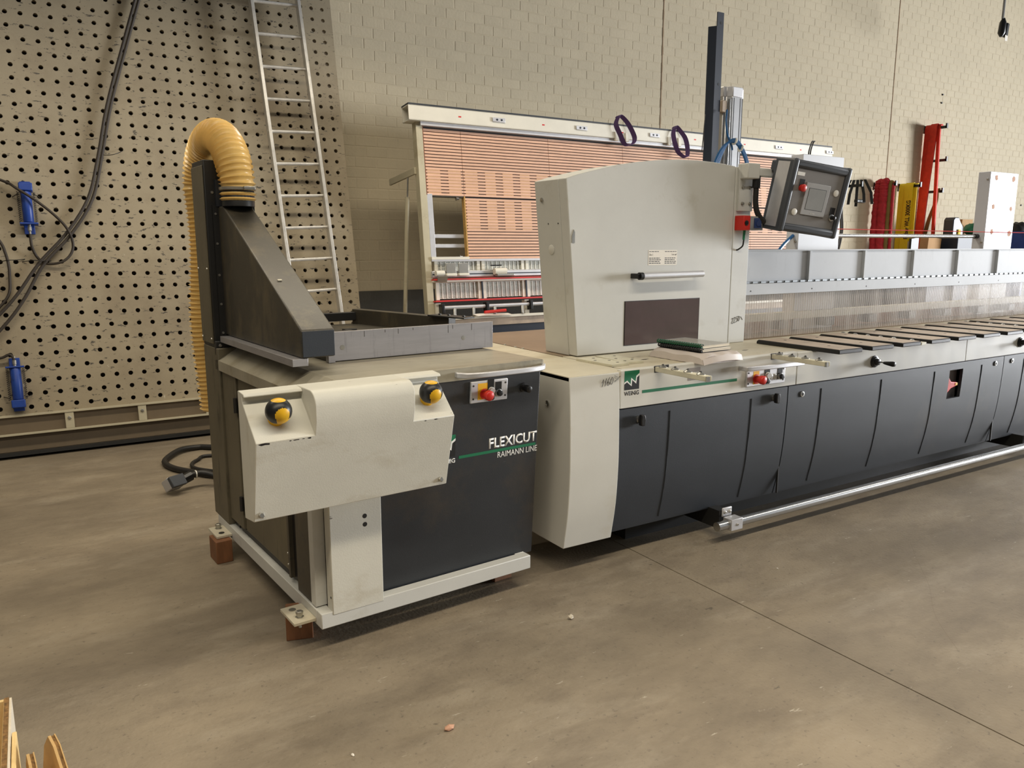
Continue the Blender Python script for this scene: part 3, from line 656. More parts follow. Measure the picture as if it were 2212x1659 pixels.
obj('clip', B(0.555, 0.62, 0.95, 0.99, 1.125, 1.14), 'black_plastic', m1, bevel=0.003)
obj('stop_block', B(0.275, 0.40, 0.468, 0.53, 1.125, 1.185), 'black_plastic', m1, bevel=0.004)

# yellow extraction hose over the column
M1M = LOCM['crosscut_saw']
path = [(0.127, 1.15, 1.755), (0.127, 1.15, 1.84)]
arc = []
for k in range(41):
    a = math.pi * k / 40; t = k / 40
    arc.append((0.127 - 0.052 * t, 1.15 + 0.237 * (1 - math.cos(a)), 1.84 + 0.237 * math.sin(a)))
path = [(0.127, 1.15, 1.755 + 0.085 * k / 5) for k in range(5)] + arc + [(0.075 + 0.012 * math.sin(k * 0.2), 1.624, 1.84 - 0.03 * k) for k in range(1, 40)]
# resample
L_ = [0]
for i in range(1, len(path)): L_.append(L_[-1] + (Vector(path[i]) - Vector(path[i - 1])).length)
pitch = 0.0235; nper = 6; N_ = int(L_[-1] / (pitch / nper)); pts = []; rad = []; j = 0
for i in range(N_):
    s = i * pitch / nper
    while L_[j + 1] < s: j += 1
    t = (s - L_[j]) / (L_[j + 1] - L_[j]); pts.append(Vector(path[j]).lerp(Vector(path[j + 1]), t))
    ph = (i % nper) / nper; rad.append(0.0745 + (0.0085 * max(0, 1 - abs(ph - 0.5) * 5) if s > 0.0 else 0) - 0.002 * math.cos(2 * math.pi * ph))
eh = thing('extraction_hose', 'ribbed translucent yellow extraction hose bent over the saw column', 'hose', M1M @ Vector((0.127, 1.15, 1.755)), (0, 0, MA))
bm = bmesh.new(); tube(bm, pts, 0.075, 30, True, rad)
for v in bm.verts: v.co -= Vector((0.127, 1.15, 1.755))
obj('ribbed_tube', bm, 'hose_yellow', eh, smooth=75)
bm = bmesh.new(); lathe(bm, (0, 0, 0.052), (0, 0, 1), [(0, 0.0805), (0.0005, 0.084), (0.013, 0.084), (0.0135, 0.0805)], n=32)
cl = obj('hose_clamp', bm, 'zinc', eh, smooth=30)
obj('clamp_screw', B(0.0, 0.055, -0.098, -0.080, 0.05, 0.068), 'zinc', cl, bevel=0.004)

# wooden blocks under the saw
def block(label, cx, cy, w, d_, h, rz):
    b = obj('wooden_block', B(-w / 2, w / 2, -d_ / 2, d_ / 2, 0, h), 'timber_block', bevel=0.003)
    p = M1M @ Vector((cx, cy, 0)); b.location = p; b.rotation_euler = (0, 0, MA + rz); tag(b, label, 'wooden block', 'timber blocks under the saw'); return b
block('reddish wooden block under the front left bolt plate of the saw', -0.014, 0.208, 0.104, 0.10, 0.114, R(-20))
block('reddish wooden block under the rear left bolt plate of the saw', -0.052, 1.18, 0.078, 0.124, 0.114, R(0))
block('reddish wooden block in the shadow under the right end of the front rail', 0.95, 0.20, 0.10, 0.10, 0.099, R(3))

# ================================================================== long optimising machine (world coordinates, runs along +X)
FY = 2.80; XE = 9.4
m2 = thing('panel_machine', 'long light grey machine with anthracite doors, arched hood and clear guard', 'machine', (2.035, 2.80, 0))
def W2(name, bm, mat, parent=None, **k):
    if parent is None: parent = m2
    bm.transform(Matrix.Translation((-2.035, -2.80, 0)))
    return obj(name, bm, mat, parent, **k)
# end cap with its bowed front
def curve(pts, n=4): return [(p.x, p.y) for p in spline([(a, b, 0) for a, b in pts], n)]
capf = curve([(2.80, 0.965), (2.79, 0.80), (2.786, 0.62), (2.787, 0.50), (2.80, 0.32), (2.832, 0.14)])
cap = W2('end_cap', PR(capf + [(3.30, 0.14), (3.30, 0.965)], 'x', 2.035, 2.322), 'cap_paint', bevel=0.003)
W2('cap_lock', LT((2.035, 2.971, 0.819), (-1, 0, 0), [(0, 0.014), (0.005, 0.014), (0.006, 0.010), (0.003, 0.0095)], n=18), 'chrome', cap, smooth=40)
one = [[(0, 0.55), (0.28, 0.95), (0.12, 0.0)], [(0.45, 0.55), (0.72, 0.98), (0.55, 0.0)], [(1.25, 1.0), (0.98, 0.7), (0.85, 0.3), (0.98, 0.05), (1.2, 0.12), (1.28, 0.35), (1.1, 0.5), (0.9, 0.38)],
       [(1.6, 0.95), (1.42, 0.6), (1.42, 0.2), (1.6, 0.05), (1.8, 0.3), (1.82, 0.7), (1.6, 0.95)], [(2.0, 1.05), (2.75, 0.65), (2.05, 0.32)]]
bm = bmesh.new(); strokes(bm, one, (2.215, 2.7945, 0.905), (1, 0, 0.12), (0.06, -0.02, 1), 0.037, 0.0011); W2('handwriting', bm, 'black_print', cap)
# table
W2('table_end', B(2.035, 2.385, 2.802, 4.55, 0.945, 0.967), 'table_paint', bevel=0.002)
W2('table_gap', B(2.383, 2.397, 2.83, 4.55, 0.94, 0.9635), 'black_rubber')
for y in (3.75, 3.83, 3.95, 4.25): W2('gap_roller', C((2.384, y, 0.966), (2.398, y, 0.966), 0.006, 8), 'zinc')
W2('work_table', B(2.397, XE, 2.815, 3.36, 0.945, 0.967), 'table_paint', bevel=0.002)
W2('rear_table', B(2.397, XE, 3.36, 4.56, 0.945, 0.9665), 'far_table')
W2('chassis', B(2.36, XE, 2.90, 4.4, 0.19, 0.945), 'black_paint')
W2('plinth', B(2.6, XE, 3.05, 4.2, 0.0, 0.19), 'black_paint')
# fascia
FA = []
for (a, b) in ((2.335, 3.590), (3.597, 5.314), (5.318, 7.04), (7.044, XE)):
    top = 0.974 if a < 3 else 0.968
    bm = bmesh.new(); prism(bm, [(FY, 0.788), (FY, top - 0.006), (FY + 0.006, top), (FY + 0.03, top), (FY + 0.03, 0.788)], 'x', a, b)
    FA.append(W2('fascia', bm, 'cap_paint', bevel=0.002))
W2('side_flange', B(2.322, 2.336, 2.806, 2.83, 0.79, 0.966), 'cap_paint')
# anthracite doors, bowed like the cap
dprof = curve([(2.80, 0.783), (2.801, 0.68), (2.806, 0.56), (2.815, 0.42), (2.832, 0.30), (2.858, 0.18), (2.866, 0.150)], 3)
def dy(z):
    for i in range(len(dprof) - 1):
        (y0, z0), (y1, z1) = dprof[i], dprof[i + 1]
        if z1 <= z <= z0: return y0 + (y1 - y0) * (z0 - z) / (z0 - z1)
    return dprof[-1][0]
def dslab(bm, xa, xb, zt, zb):
    zs_ = [zt] + [p[1] for p in dprof if zb < p[1] < zt] + [zb]
    prism(bm, [(dy(z), z) for z in zs_] + [(dy(z) + 0.02, z) for z in reversed(zs_)], 'x', xa, xb)
def door(xa, xb, hole=None):
    bm = bmesh.new(); ZT, ZB = dprof[0][1], dprof[-1][1]
    if hole:
        dslab(bm, xa, hole[0], ZT, ZB); dslab(bm, hole[1], xb, ZT, ZB); dslab(bm, hole[0], hole[1], ZT, hole[3]); dslab(bm, hole[0], hole[1], hole[2], ZB)
    else: dslab(bm, xa, xb, ZT, ZB)
    return W2('cabinet_door', bm, 'anthracite', smooth=30)
D1 = door(2.325, 3.527); D2 = door(3.535, 5.818, (5.142, 5.302, 0.543, 0.737)); D3 = door(5.826, 8.11); D4 = door(8.118, XE)
def groove(x, parent):
    z0, z1 = 0.745, 0.18; pts = [(x, dy(z0 + (z1 - z0) * k / 14) - 0.0008, z0 + (z1 - z0) * k / 14) for k in range(15)]
    W2('pressed_crease', T(pts, 0.0032, 6), 'anthracite', parent, smooth=60)
for x in (2.653, 3.238): groove(x, D1)
for x in (3.819, 4.391, 4.964, 5.534): groove(x, D2)
for x in (6.105, 6.68, 7.25, 7.82): groove(x, D3)
W2('door_gap', B(3.527, 3.535, 2.83, 2.84, 0.16, 0.783), 'black_rubber'); W2('door_gap', B(5.818, 5.826, 2.83, 2.84, 0.16, 0.783), 'black_rubber')
W2('shadow_gap', B(2.33, XE, 2.815, 2.83, 0.781, 0.789), 'black_rubber')
def wing_lock(x, z, parent):
    l = W2('wing_lock', LT((x, FY, z), (0, -1, 0), [(0, 0.020), (0.010, 0.020), (0.012, 0.014)], n=18), 'chrome', parent, smooth=40)
    bm = bmesh.new(); prism(bm, [(x - 0.012, z - 0.026), (x + 0.010, z - 0.028), (x + 0.016, z), (x + 0.012, z + 0.026), (x - 0.010, z + 0.028), (x - 0.014, z)], 'y', FY - 0.036, FY - 0.012); W2('wing', bm, 'black_plastic', l, bevel=0.004)
def ring_lock(x, z, parent):
    l = W2('ring_lock', LT((x, FY, z), (0, -1, 0), [(0, 0.017), (0.006, 0.017), (0.007, 0.009), (0.004, 0.0085)], n=20), 'chrome', parent, smooth=40)
    W2('key_hole', LT((x, FY - 0.004, z), (0, -1, 0), [(0, 0.0075), (0.001, 0.0075)], n=12), 'black_print', l)
wing_lock(2.453, 0.724, D1); wing_lock(3.415, 0.732, D1); ring_lock(3.650, 0.729, D2); ring_lock(5.708, 0.740, D2); ring_lock(5.93, 0.742, D3); ring_lock(7.99, 0.742, D3)
# main switch in its opening
sw = W2('switch_recess', B(5.10, 5.34, 2.862, 2.87, 0.51, 0.77), 'aluminium_matt')
W2('switch_plate', LT((5.16, 2.862, 0.635), (0, -1, 0), [(0, 0.042), (0.012, 0.042), (0.014, 0.038)], n=24), 'yellow_plastic', sw, smooth=30)
W2('switch_handle', PR([(5.12, 0.60), (5.15, 0.585), (5.185, 0.61), (5.255, 0.625), (5.255, 0.648), (5.185, 0.655), (5.15, 0.69), (5.12, 0.67)], 'y', 2.806, 2.842), 'red_plastic', sw, bevel=0.004)
W2('switch_tip', B(5.232, 5.2572, 2.8035, 2.8065, 0.628, 0.645), 'yellow_label', sw)
# emblem, stripe, stickers on the first fascia
def put2(name, bm, mat, x, z): return W2(name, xf(bm, Matrix.Translation((x, FY - 0.0003, z))), mat, FA[0])
logo(FA[0], put2, 2.356, 0.876, 0.0915)
put2('lettering', text_bm('WEINIG', 0.0205, 0.092, 0.02), 'black_print', 2.356, 0.8485)
put2('green_stripe', B(0, 0.651, -0.0006, 0, 0, 0.0145), 'green_print', 2.468, 0.8515)
put2('rating_plate', B(0, 0.085, -0.0008, 0, 0, 0.034), 'sticker_silver', 2.765, 0.885)
put2('rating_plate', B(0, 0.085, -0.0008, 0, 0, 0.022), 'sticker_silver', 2.765, 0.926)
# operating handle and button plate
hd_ = [(3.133, 2.80, 0.919), (3.133, 2.765, 0.919), (3.14, 2.752, 0.919), (3.165, 2.746, 0.919), (3.36, 2.742, 0.918), (3.56, 2.746, 0.917), (3.585, 2.752, 0.917), (3.594, 2.765, 0.917), (3.594, 2.80, 0.917)]
W2('grab_handle', RB(hd_, (0, 0, 1), 0.024, 0.014), 'aluminium_matt', bevel=0.004)
bp2 = W2('button_plate', B(3.180, 3.484, 2.788, 2.80, 0.812, 0.905), 'aluminium_matt', bevel=0.004)
def on2(name, bm, mat, x, z, **k): return W2(name, xf(bm, Matrix.Translation((3.18 + x, 2.788, 0.812 + z))), mat, bp2, **k)
on2('yellow_field', B(0, 0.045, -0.0008, 0, 0, 0.07), 'yellow_label', 0.050, 0.012)
on2('symbol_plate', B(0, 0.04, -0.002, 0, 0, 0.09), 'black_plastic', 0.137, 0.005)
on2('symbol_plate', B(0, 0.038, -0.002, 0, 0, 0.06), 'black_plastic', 0.240, 0.025)
on2('emergency_button', LT((0, 0, 0), (0, -1, 0), [(0, 0.026), (0.006, 0.026), (0.007, 0.018), (0.02, 0.018), (0.035, 0.0235), (0.052, 0.0235), (0.058, 0.017)], n=22), 'red_plastic', 0.073, 0.040, smooth=50)
on2('push_button', LT((0, 0, 0), (0, -1, 0), [(0, 0.018), (0.008, 0.018), (0.009, 0.0155), (0.016, 0.0155)], n=20), 'white_plastic', 0.157, 0.052, smooth=40)
on2('push_button', LT((0, 0, 0), (0, -1, 0), [(0, 0.014), (0.012, 0.014), (0.013, 0.010)], n=18), 'black_plastic', 0.158, 0.022, smooth=40)
for x in (0.189, 0.219): on2('blanking_plug', LT((0, 0, 0), (0, -1, 0), [(0, 0.0155), (0.003, 0.0155), (0.005, 0.013)], n=20), 'white_plastic', x, 0.042, smooth=40)
s_ = on2('selector_switch', LT((0, 0, 0), (0, -1, 0), [(0, 0.019), (0.009, 0.019), (0.011, 0.0155), (0.012, 0.0155)], n=20), 'chrome', 0.258, 0.040, smooth=40)
on2('selector_knob', LT((0, -0.011, 0), (0, -1, 0), [(0, 0.015), (0.012, 0.013), (0.013, 0.007)], n=8), 'black_plastic', 0.260, 0.038)
for (x, z) in ((0.014, 0.018), (0.014, 0.076), (0.288, 0.018), (0.288, 0.078)): on2('screw', LT((0, 0, 0), (0, -1, 0), [(0, 0.0045), (0.0015, 0.0045)], n=8), 'black_paint', x, z)
# two feed brackets with ball rollers
def bracket(x):
    b = W2('roller_bracket', PR([(x, 2.47), (x + 0.036, 2.462), (x + 0.044, 2.80), (x, 2.80)], 'z', 0.950, 0.974), 'cream_bar', bevel=0.002)
    W2('bracket_slot', B(x - 0.004, x + 0.09, FY - 0.0006, FY + 0.002, 0.944, 0.9775), 'black_rubber', b)
    for k in range(4):
        y = 2.765 - 0.083 * k
        c_ = W2('ball_seat', LT((x + 0.02, y, 0.974), (0, 0, 1), [(0, 0.021), (0.002, 0.021), (0.010, 0.010), (0.0105, 0.008)], n=16), 'zinc', b, smooth=25)
        W2('ball', LT((x + 0.02, y, 0.980), (0, 0, 1), [(0, 0.006), (0.004, 0.0068), (0.008, 0.0055), (0.010, 0.002)], n=12), 'black_paint', c_, smooth=60)
    W2('clip', B(x + 0.004, x + 0.02, 2.458, 2.472, 0.948, 0.972), 'chrome', b)
bracket(2.545); bracket(3.378)
# hand wheels
def handwheel(x, z):
    h = W2('hand_wheel', LT((x, FY, z), (0, -1, 0), [(0, 0.036), (0.008, 0.036), (0.010, 0.030), (0.018, 0.028), (0.020, 0.020), (0.034, 0.018), (0.036, 0.012)], n=26), 'black_plastic', smooth=30)
    W2('crank_pin', C((x + 0.012, FY - 0.03, z), (x + 0.012, FY - 0.06, z - 0.002), 0.004, 8), 'zinc', h)
    W2('crank_grip', LT((x + 0.012, FY - 0.055, z - 0.002), (0.16, -1, -0.04), [(0, 0.007), (0.012, 0.010), (0.055, 0.016), (0.068, 0.013), (0.07, 0.008)], n=14), 'black_plastic', h, smooth=50)
handwheel(4.299, 0.863); handwheel(6.015, 0.870); handwheel(7.75, 0.87)
# support pads
def pad(x0, w, balls):
    y0, y1 = 2.628, 3.20; z = 0.992
    bm = bmesh.new(); prism(bm, [(y0, 0.9675), (y1, 0.9675), (y1, 0.982), (y1 - 0.012, z), (y0 + 0.004, z), (y0, z - 0.005)], 'x', x0, x0 + w)
    p = W2('support_pad', bm, 'black_plastic', bevel=0.004)
    t = W2('pad_cover', B(x0 + 0.007, x0 + w - 0.006, y0 + 0.007, y1 - 0.02, z - 0.002, z + 0.0008), 'pad_top', p)
    for yy in (y0 + 0.15, y1 - 0.12): W2('countersink', LT((x0 + w * 0.55, yy, z + 0.0006), (0, 0, 1), [(0, 0.009), (0.0006, 0.009)], n=12), 'black_print', t)
    if balls:
        for k in range(6):
            yy = y1 - 0.03 - 0.088 * k - (0.03 if k == 5 else 0)
            c_ = W2('ball_seat', LT((x0 + w + 0.02, yy, z - 0.006), (0, 0, 1), [(0, 0.018), (0.003, 0.016), (0.009, 0.009), (0.010, 0.006)], n=14), 'zinc', p, smooth=25)
        W2('ball_rail', B(x0 + w + 0.002, x0 + w + 0.05, y0 - 0.002, y1 - 0.01, 0.968, 0.984), 'cream_bar', p, bevel=0.001)
px = 3.717
for i in range(14):
    pad(px, 0.205 if i not in (2, 7) else 0.185, i in (2, 7)); px += 0.2925
# arched hood
arch = [(2.363, 1.888), (2.45, 1.914), (2.589, 1.947), (2.71, 1.972), (2.838, 1.993), (2.98, 2.010), (3.121, 2.020), (3.27, 2.024), (3.389, 2.021), (3.50, 2.014), (3.576, 2.006)]
body = [(2.446, 0.968)] + arch + [(3.576, 0.968)]
W2('hood_body', PR(body, 'y', 3.372, 3.592), 'grey_paint', bevel=0.003)
hoodd = W2('hood_door', PR([(2.446, 0.972)] + arch + [(3.576, 0.972)], 'y', 3.30, 3.370), 'grey_paint', bevel=0.004)
def leftx(z): return 2.446 - 0.083 * (z - 0.968) / 0.92
W2('quarter_lock', LT((leftx(1.79) - 0.0005, 3.53, 1.79), (-1, 0, 0), [(0, 0.012), (0.006, 0.012), (0.007, 0.008)], n=14), 'chrome', hoodd, smooth=40)
W2('plug', LT((leftx(1.53) - 0.0005, 3.47, 1.53), (-1, 0, -0.09), [(0, 0.026), (0.002, 0.026), (0.004, 0.022)], n=24), 'cap_paint', hoodd, smooth=30)
for y in (3.485, 3.395): W2('screw', LT((leftx(1.665) - 0.0005, y, 1.665), (-1, 0, 0), [(0, 0.004), (0.001, 0.004)], n=8), 'black_print', hoodd)
W2('latch_slot', PR([(2.402, 1.565), (2.420, 1.565), (2.420, 1.62), (2.414, 1.632), (2.402, 1.60)], 'y', 3.2965, 3.300), 'zinc', hoodd)
W2('window_seal', B(2.763, 3.328, 3.2985, 3.3005, 1.006, 1.252), 'black_rubber', hoodd)
W2('window_pane', B(2.767, 3.324, 3.2965, 3.299, 1.010, 1.249), 'tinted_acrylic', hoodd)
hb = W2('hood_handle', C((2.835, 3.245, 1.388), (3.288, 3.245, 1.393), 0.0185, 24), 'aluminium_matt', hoodd, smooth=40)
W2('handle_end', C((2.815, 3.245, 1.388), (2.838, 3.245, 1.388), 0.0205, 20), 'black_plastic', hb, smooth=40)
W2('handle_mount', B(2.800, 2.828, 3.235, 3.30, 1.374, 1.402), 'black_plastic', hb, bevel=0.004)
W2('handle_mount', B(3.262, 3.284, 3.245, 3.30, 1.383, 1.403), 'black_plastic', hb, bevel=0.004)
st = W2('instruction_sticker', B(2.925, 3.137, 3.2990, 3.3002, 1.444, 1.527), 'paper', hoodd)
def fine_print(x, z, w, n, lh, big=None):
    for i in range(n):
        ln = w * random.uniform(0.75, 1.0); bm = bmesh.new(); xx = 0
        while xx < ln:
            ww = random.uniform(0.010, 0.022); box(bm, x + xx, x + min(xx + ww, ln), 3.2985, 3.2991, z - i * lh, z - i * lh + lh * 0.42); xx += ww + 0.004
        W2('print_line', bm, 'black_print', st)
fine_print(2.930, 1.517, 0.085, 1, 0.008); fine_print(3.045, 1.517, 0.088, 1, 0.008)
W2('lettering', xf(text_bm('On 1', 0.011, 0.026), Matrix.Translation((2.930, 3.2991, 1.496))), 'black_print', st)
W2('lettering', xf(text_bm('Let op!', 0.011, 0.036), Matrix.Translation((3.097, 3.2991, 1.496))), 'black_print', st)
fine_print(2.930, 1.481, 0.093, 4, 0.0095); fine_print(3.045, 1.481, 0.088, 4, 0.0095)
# post right of the hood
post = W2('hood_post', B(3.582, 3.722, 3.302, 3.58, 0.968, 2.004), 'grey_paint', bevel=0.003)
two = [[(0, 0.75), (0.15, 1.0), (0.35, 0.95), (0.35, 0.7), (0.02, 0.08), (0.1, 0.0), (0.45, 0.08)], [(0.55, 0.85), (0.7, 1.08), (0.9, 1.0), (0.88, 0.75), (0.55, 0.12), (0.65, 0.05), (1.0, 0.15)],
       [(1.5, 1.15), (1.2, 1.1), (1.15, 0.75), (1.4, 0.75), (1.45, 0.4), (1.25, 0.18), (1.08, 0.25)], [(1.75, 1.15), (1.58, 0.8), (1.6, 0.4), (1.8, 0.25), (1.98, 0.6), (1.95, 1.0), (1.75, 1.15)], [(2.25, 1.0), (2.75, 0.35)]]
bm = bmesh.new(); strokes(bm, two, (3.605, 3.3005, 1.085), (1, 0, 0.08), (0.05, 0, 1), 0.034, 0.0011); W2('handwriting', bm, 'black_print', post)
mp_ = W2('arm_plate', B(3.597, 3.716, 3.285, 3.302, 1.752, 2.02), 'grey_paint', post, bevel=0.002)
for (x, z) in ((3.627, 1.888), (3.690, 1.888), (3.627, 1.795), (3.690, 1.795)): W2('bolt', LT((x, 3.285, z), (0, -1, 0), [(0, 0.011), (0.002, 0.011), (0.0025, 0.008), (0.010, 0.008), (0.0105, 0.004)], n=14), 'zinc', mp_, smooth=35)
W2('arm_block', B(3.600, 3.70, 3.225, 3.30, 1.935, 2.022), 'grey_paint', mp_, bevel=0.006)
W2('swing_arm', B(3.66, 3.93, 3.232, 3.282, 1.950, 2.000), 'grey_paint', mp_, bevel=0.008)
cn = W2('conduit', T(spline([(3.70, 3.25, 1.95), (3.700, 3.25, 1.86), (3.702, 3.25, 1.80), (3.715, 3.245, 1.745), (3.75, 3.235, 1.70), (3.80, 3.22, 1.68), (3.84, 3.20, 1.672)]), 0.016, 12), 'black_rubber', post, smooth=60)
W2('conduit_gland', C((3.70, 3.25, 1.885), (3.70, 3.25, 1.952), 0.023, 16), 'black_plastic', cn, smooth=40)
ss = W2('safety_switch', B(3.645, 3.76, 3.235, 3.302, 1.640, 1.722), 'aluminium', post, bevel=0.003)
W2('switch_head', B(3.590, 3.648, 3.232, 3.302, 1.640, 1.725), 'red_plastic', ss, bevel=0.004)
W2('reset_button', LT((3.613, 3.232, 1.682), (0, -1, 0), [(0, 0.015), (0.004, 0.015), (0.006, 0.011)], n=18), 'black_plastic', ss, smooth=40)
W2('blue_window', B(3.682, 3.742, 3.230, 3.236, 1.652, 1.712), 'blue_cap', ss, bevel=0.003)
W2('blue_knob', LT((3.712, 3.230, 1.682), (0, -1, 0), [(0, 0.02), (0.006, 0.018)], n=20), 'blue_cap', ss, smooth=30)
W2('cable_gland', C((3.76, 3.265, 1.682), (3.80, 3.262, 1.682), 0.018, 14), 'black_plastic', ss)
W2('green_plug', C((3.640, 3.27, 1.585), (3.642, 3.27, 1.64), 0.008, 10), 'green_wrap', ss)
W2('plug_cable', T(spline([(3.640, 3.27, 1.585), (3.638, 3.275, 1.55), (3.622, 3.29, 1.53), (3.618, 3.302, 1.525)]), 0.005, 6), 'black_rubber', ss)
# lifting cylinder and black post behind the hood
ly = 3.60
bm = bmesh.new(); prism(bm, [(3.752, ly - 0.01), (3.775, ly - 0.012), (3.80, ly - 0.04), (3.885, ly - 0.04), (3.90, ly - 0.012), (3.925, ly - 0.01), (3.925, ly + 0.10), (3.752, ly + 0.10)], 'z', 0.967, 2.46)
cy_ = W2('lift_cylinder', bm, 'aluminium', bevel=0.004)
bm = bmesh.new(); prism(bm, [(3.750, ly - 0.012), (3.775, ly - 0.014), (3.80, ly - 0.043), (3.886, ly - 0.043), (3.902, ly - 0.014), (3.927, ly - 0.012), (3.927, ly + 0.102), (3.750, ly + 0.102)], 'z', 2.455, 2.515)
W2('cylinder_head', bm, 'aluminium_matt', cy_, bevel=0.004)
for x_ in (3.797, 3.815, 3.87, 3.888): W2('profile_groove', B(x_ - 0.002, x_ + 0.002, ly - 0.0412, ly - 0.0385, 0.97, 2.45), 'hmi_dark', cy_)
W2('lift_rod', C((3.785, ly - 0.03, 1.95), (3.785, ly - 0.03, 2.44), 0.010, 12), 'chrome', cy_, smooth=40)
W2('rod_bracket', B(3.725, 3.765, ly - 0.03, ly + 0.02, 2.36, 2.43), 'pad_top', cy_, bevel=0.004)
ps = W2('black_channel', PR([(3.632, ly + 0.02), (3.660, ly - 0.02), (3.716, ly - 0.02), (3.716, ly - 0.012), (3.664, ly - 0.012), (3.638, ly + 0.03)], 'z', 0.967, 2.85), 'dark_blue_steel')
W2('channel_tongue', B(3.664, 3.716, ly - 0.02, ly - 0.012, 2.85, 2.93), 'dark_blue_steel', ps)
for z in (2.87, 2.52): W2('hole', LT((3.695, ly - 0.0203, z), (0, -1, 0), [(0, 0.008), (0.0006, 0.008)], n=12), 'black_print', ps)
W2('loose_tie', T(spline([(3.615, ly, 2.34), (3.590, ly - 0.02, 2.28), (3.575, ly - 0.03, 2.20), (3.568, ly - 0.03, 2.12)]), 0.003, 5), 'black_rubber', ps)
W2('air_line', T(spline([(3.745, ly - 0.05, 2.37), (3.722, ly - 0.07, 2.30), (3.728, ly - 0.08, 2.22), (3.755, ly - 0.09, 2.16), (3.765, ly - 0.09, 2.13)]), 0.006, 8), 'blue_tube', ps, smooth=60)
for k in range(5):
    o_ = 0.008 * k
    W2('air_line', T(spline([(3.640 + o_, ly - 0.06, 1.97), (3.640 + o_, ly - 0.075, 2.06), (3.675 + o_, ly - 0.10, 2.145 + 0.004 * k), (3.755 + o_ * 0.5, ly - 0.11, 2.175 + 0.004 * k), (3.83 + o_ * 0.4, ly - 0.11, 2.12 + 0.003 * k), (3.875 + o_ * 0.6, ly - 0.11, 2.04), (3.885 + o_ * 0.6, ly - 0.10, 1.96)]), 0.007, 7), 'blue_tube', ps, smooth=60)
for (x, z) in ((3.76, 2.172), (3.815, 2.135)): W2('tie_wrap', LT((x - 0.002, ly - 0.11, z + 0.008), (0.9, 0, -0.35), [(0, 0.023), (0.005, 0.023)], n=14), 'white_plastic', ps)
# long guard
GY = 3.38; GX = 3.765
W2('guard_panel', B(GX, XE, GY, GY + 0.012, 1.325, 1.524), 'guard_paint')
W2('guard_cap', B(GX, XE, GY - 0.012, GY + 0.03, 1.520, 1.527), 'guard_paint')
gr = W2('guard_rail', B(GX - 0.01, XE, GY - 0.026, GY + 0.008, 1.247, 1.318), 'guard_paint', bevel=0.002)
for k in range(10):
    x = 4.378 + 0.5855 * k
    if x < XE:
        W2('guard_rib', B(x - 0.010, x + 0.010, GY - 0.022, GY, 1.328, 1.518), 'guard_paint', bevel=0.001)
    xs_ = 3.80 + 0.5855 * k + 0.02
    if xs_ < XE: W2('screw', LT((xs_, GY - 0.026, 1.272), (0, -1, 0), [(0, 0.005), (0.002, 0.004)], n=8), 'black_paint', gr)
hg = W2('piano_hinge', C((GX, GY - 0.012, 1.324), (XE, GY - 0.012, 1.324), 0.006, 8), 'hinge_metal')
bm = bmesh.new(); x = GX
while x < XE: box(bm, x, x + 0.045, GY - 0.021, GY - 0.003, 1.319, 1.330); x += 0.075
o = W2('hinge_knuckles', bm, 'hinge_metal', hg); o['kind'] = 'stuff'
# twin-wall polycarbonate sheets under the rail
xa = GX + 0.002; n = 0
while xa < XE - 0.1:
    xb = min(xa + 0.585, XE); bm = bmesh.new()
    box(bm, xa, xb - 0.004, GY - 0.003, GY + 0.003, 0.972, 1.25)
    sh = W2('polycarbonate_sheet', bm, 'polycarbonate')
    bm = bmesh.new(); x = xa + 0.003
    while x < xb - 0.006: box(bm, x, x + 0.0022, GY - 0.0042, GY - 0.003, 0.972, 1.25); x += 0.0225
    o = W2('sheet_webs', bm, 'sheet_web', sh); o['kind'] = 'stuff'
    xa = xb; n += 1
# clamping beam and board seen through the sheets
W2('pressure_beam', B(3.76, XE, 3.56, 3.62, 1.05, 1.10), 'cream_bar')
W2('backing_board', B(3.76, XE, 3.62, 3.64, 0.967, 1.06), 'bare_patch')
for k in range(11):
    x = 3.80 + 0.50 * k
    if x < XE - 0.1: W2('pressure_shoe', B(x, x + 0.10, 3.52, 3.60, 0.99, 1.05), 'black_plastic', bevel=0.004)
# posts behind the guard, rod and cord between them
def gpost(xa, xb, patches):
    p = W2('beam_post', B(xa, xb, 3.60, 3.70, 0.967, 2.163), 'post_white', bevel=0.003)
    for z in (2.10, 1.58): W2('bolt', LT((xa, 3.62, z), (-1, 0, 0), [(0, 0.010), (0.006, 0.009), (0.008, 0.005)], n=10), 'zinc', p)
    for (x, z, r_) in patches:
        poly = [(x + r_ * random.uniform(0.7, 1.1) * math.cos(2 * math.pi * k / 14), z + r_ * random.uniform(0.7, 1.1) * math.sin(2 * math.pi * k / 14)) for k in range(14)]
        W2('glue_patch', PR(poly, 'y', 3.5988, 3.6004), 'bare_patch', p)
    return p
gpost(4.545, 4.985, []); gpost(6.935, 7.385, [(7.03, 2.115, 0.026), (7.31, 2.115, 0.028), (7.025, 1.875, 0.024), (7.315, 1.865, 0.022), (7.04, 1.67, 0.024), (7.33, 1.655, 0.030)])
for dx in (0.0, 0.018): W2('antenna_loop', T(spline([(4.66 + dx, 3.65, 2.16), (4.665 + dx, 3.65, 2.20), (4.685 + dx, 3.65, 2.25), (4.70 + dx, 3.65, 2.262)]), 0.005, 6), 'black_rubber')
W2('cross_rod', C((4.985, 3.66, 1.622), (6.935, 3.66, 1.630), 0.0145, 14), 'chrome', smooth=40)
W2('rod_end', C((6.89, 3.66, 1.630), (6.94, 3.66, 1.630), 0.020, 14), 'black_plastic')
W2('pull_cord', T([(4.9, 3.585, 1.668), (6.9, 3.585, 1.665), (9.3, 3.585, 1.662)], 0.0032, 5), 'red_plastic')
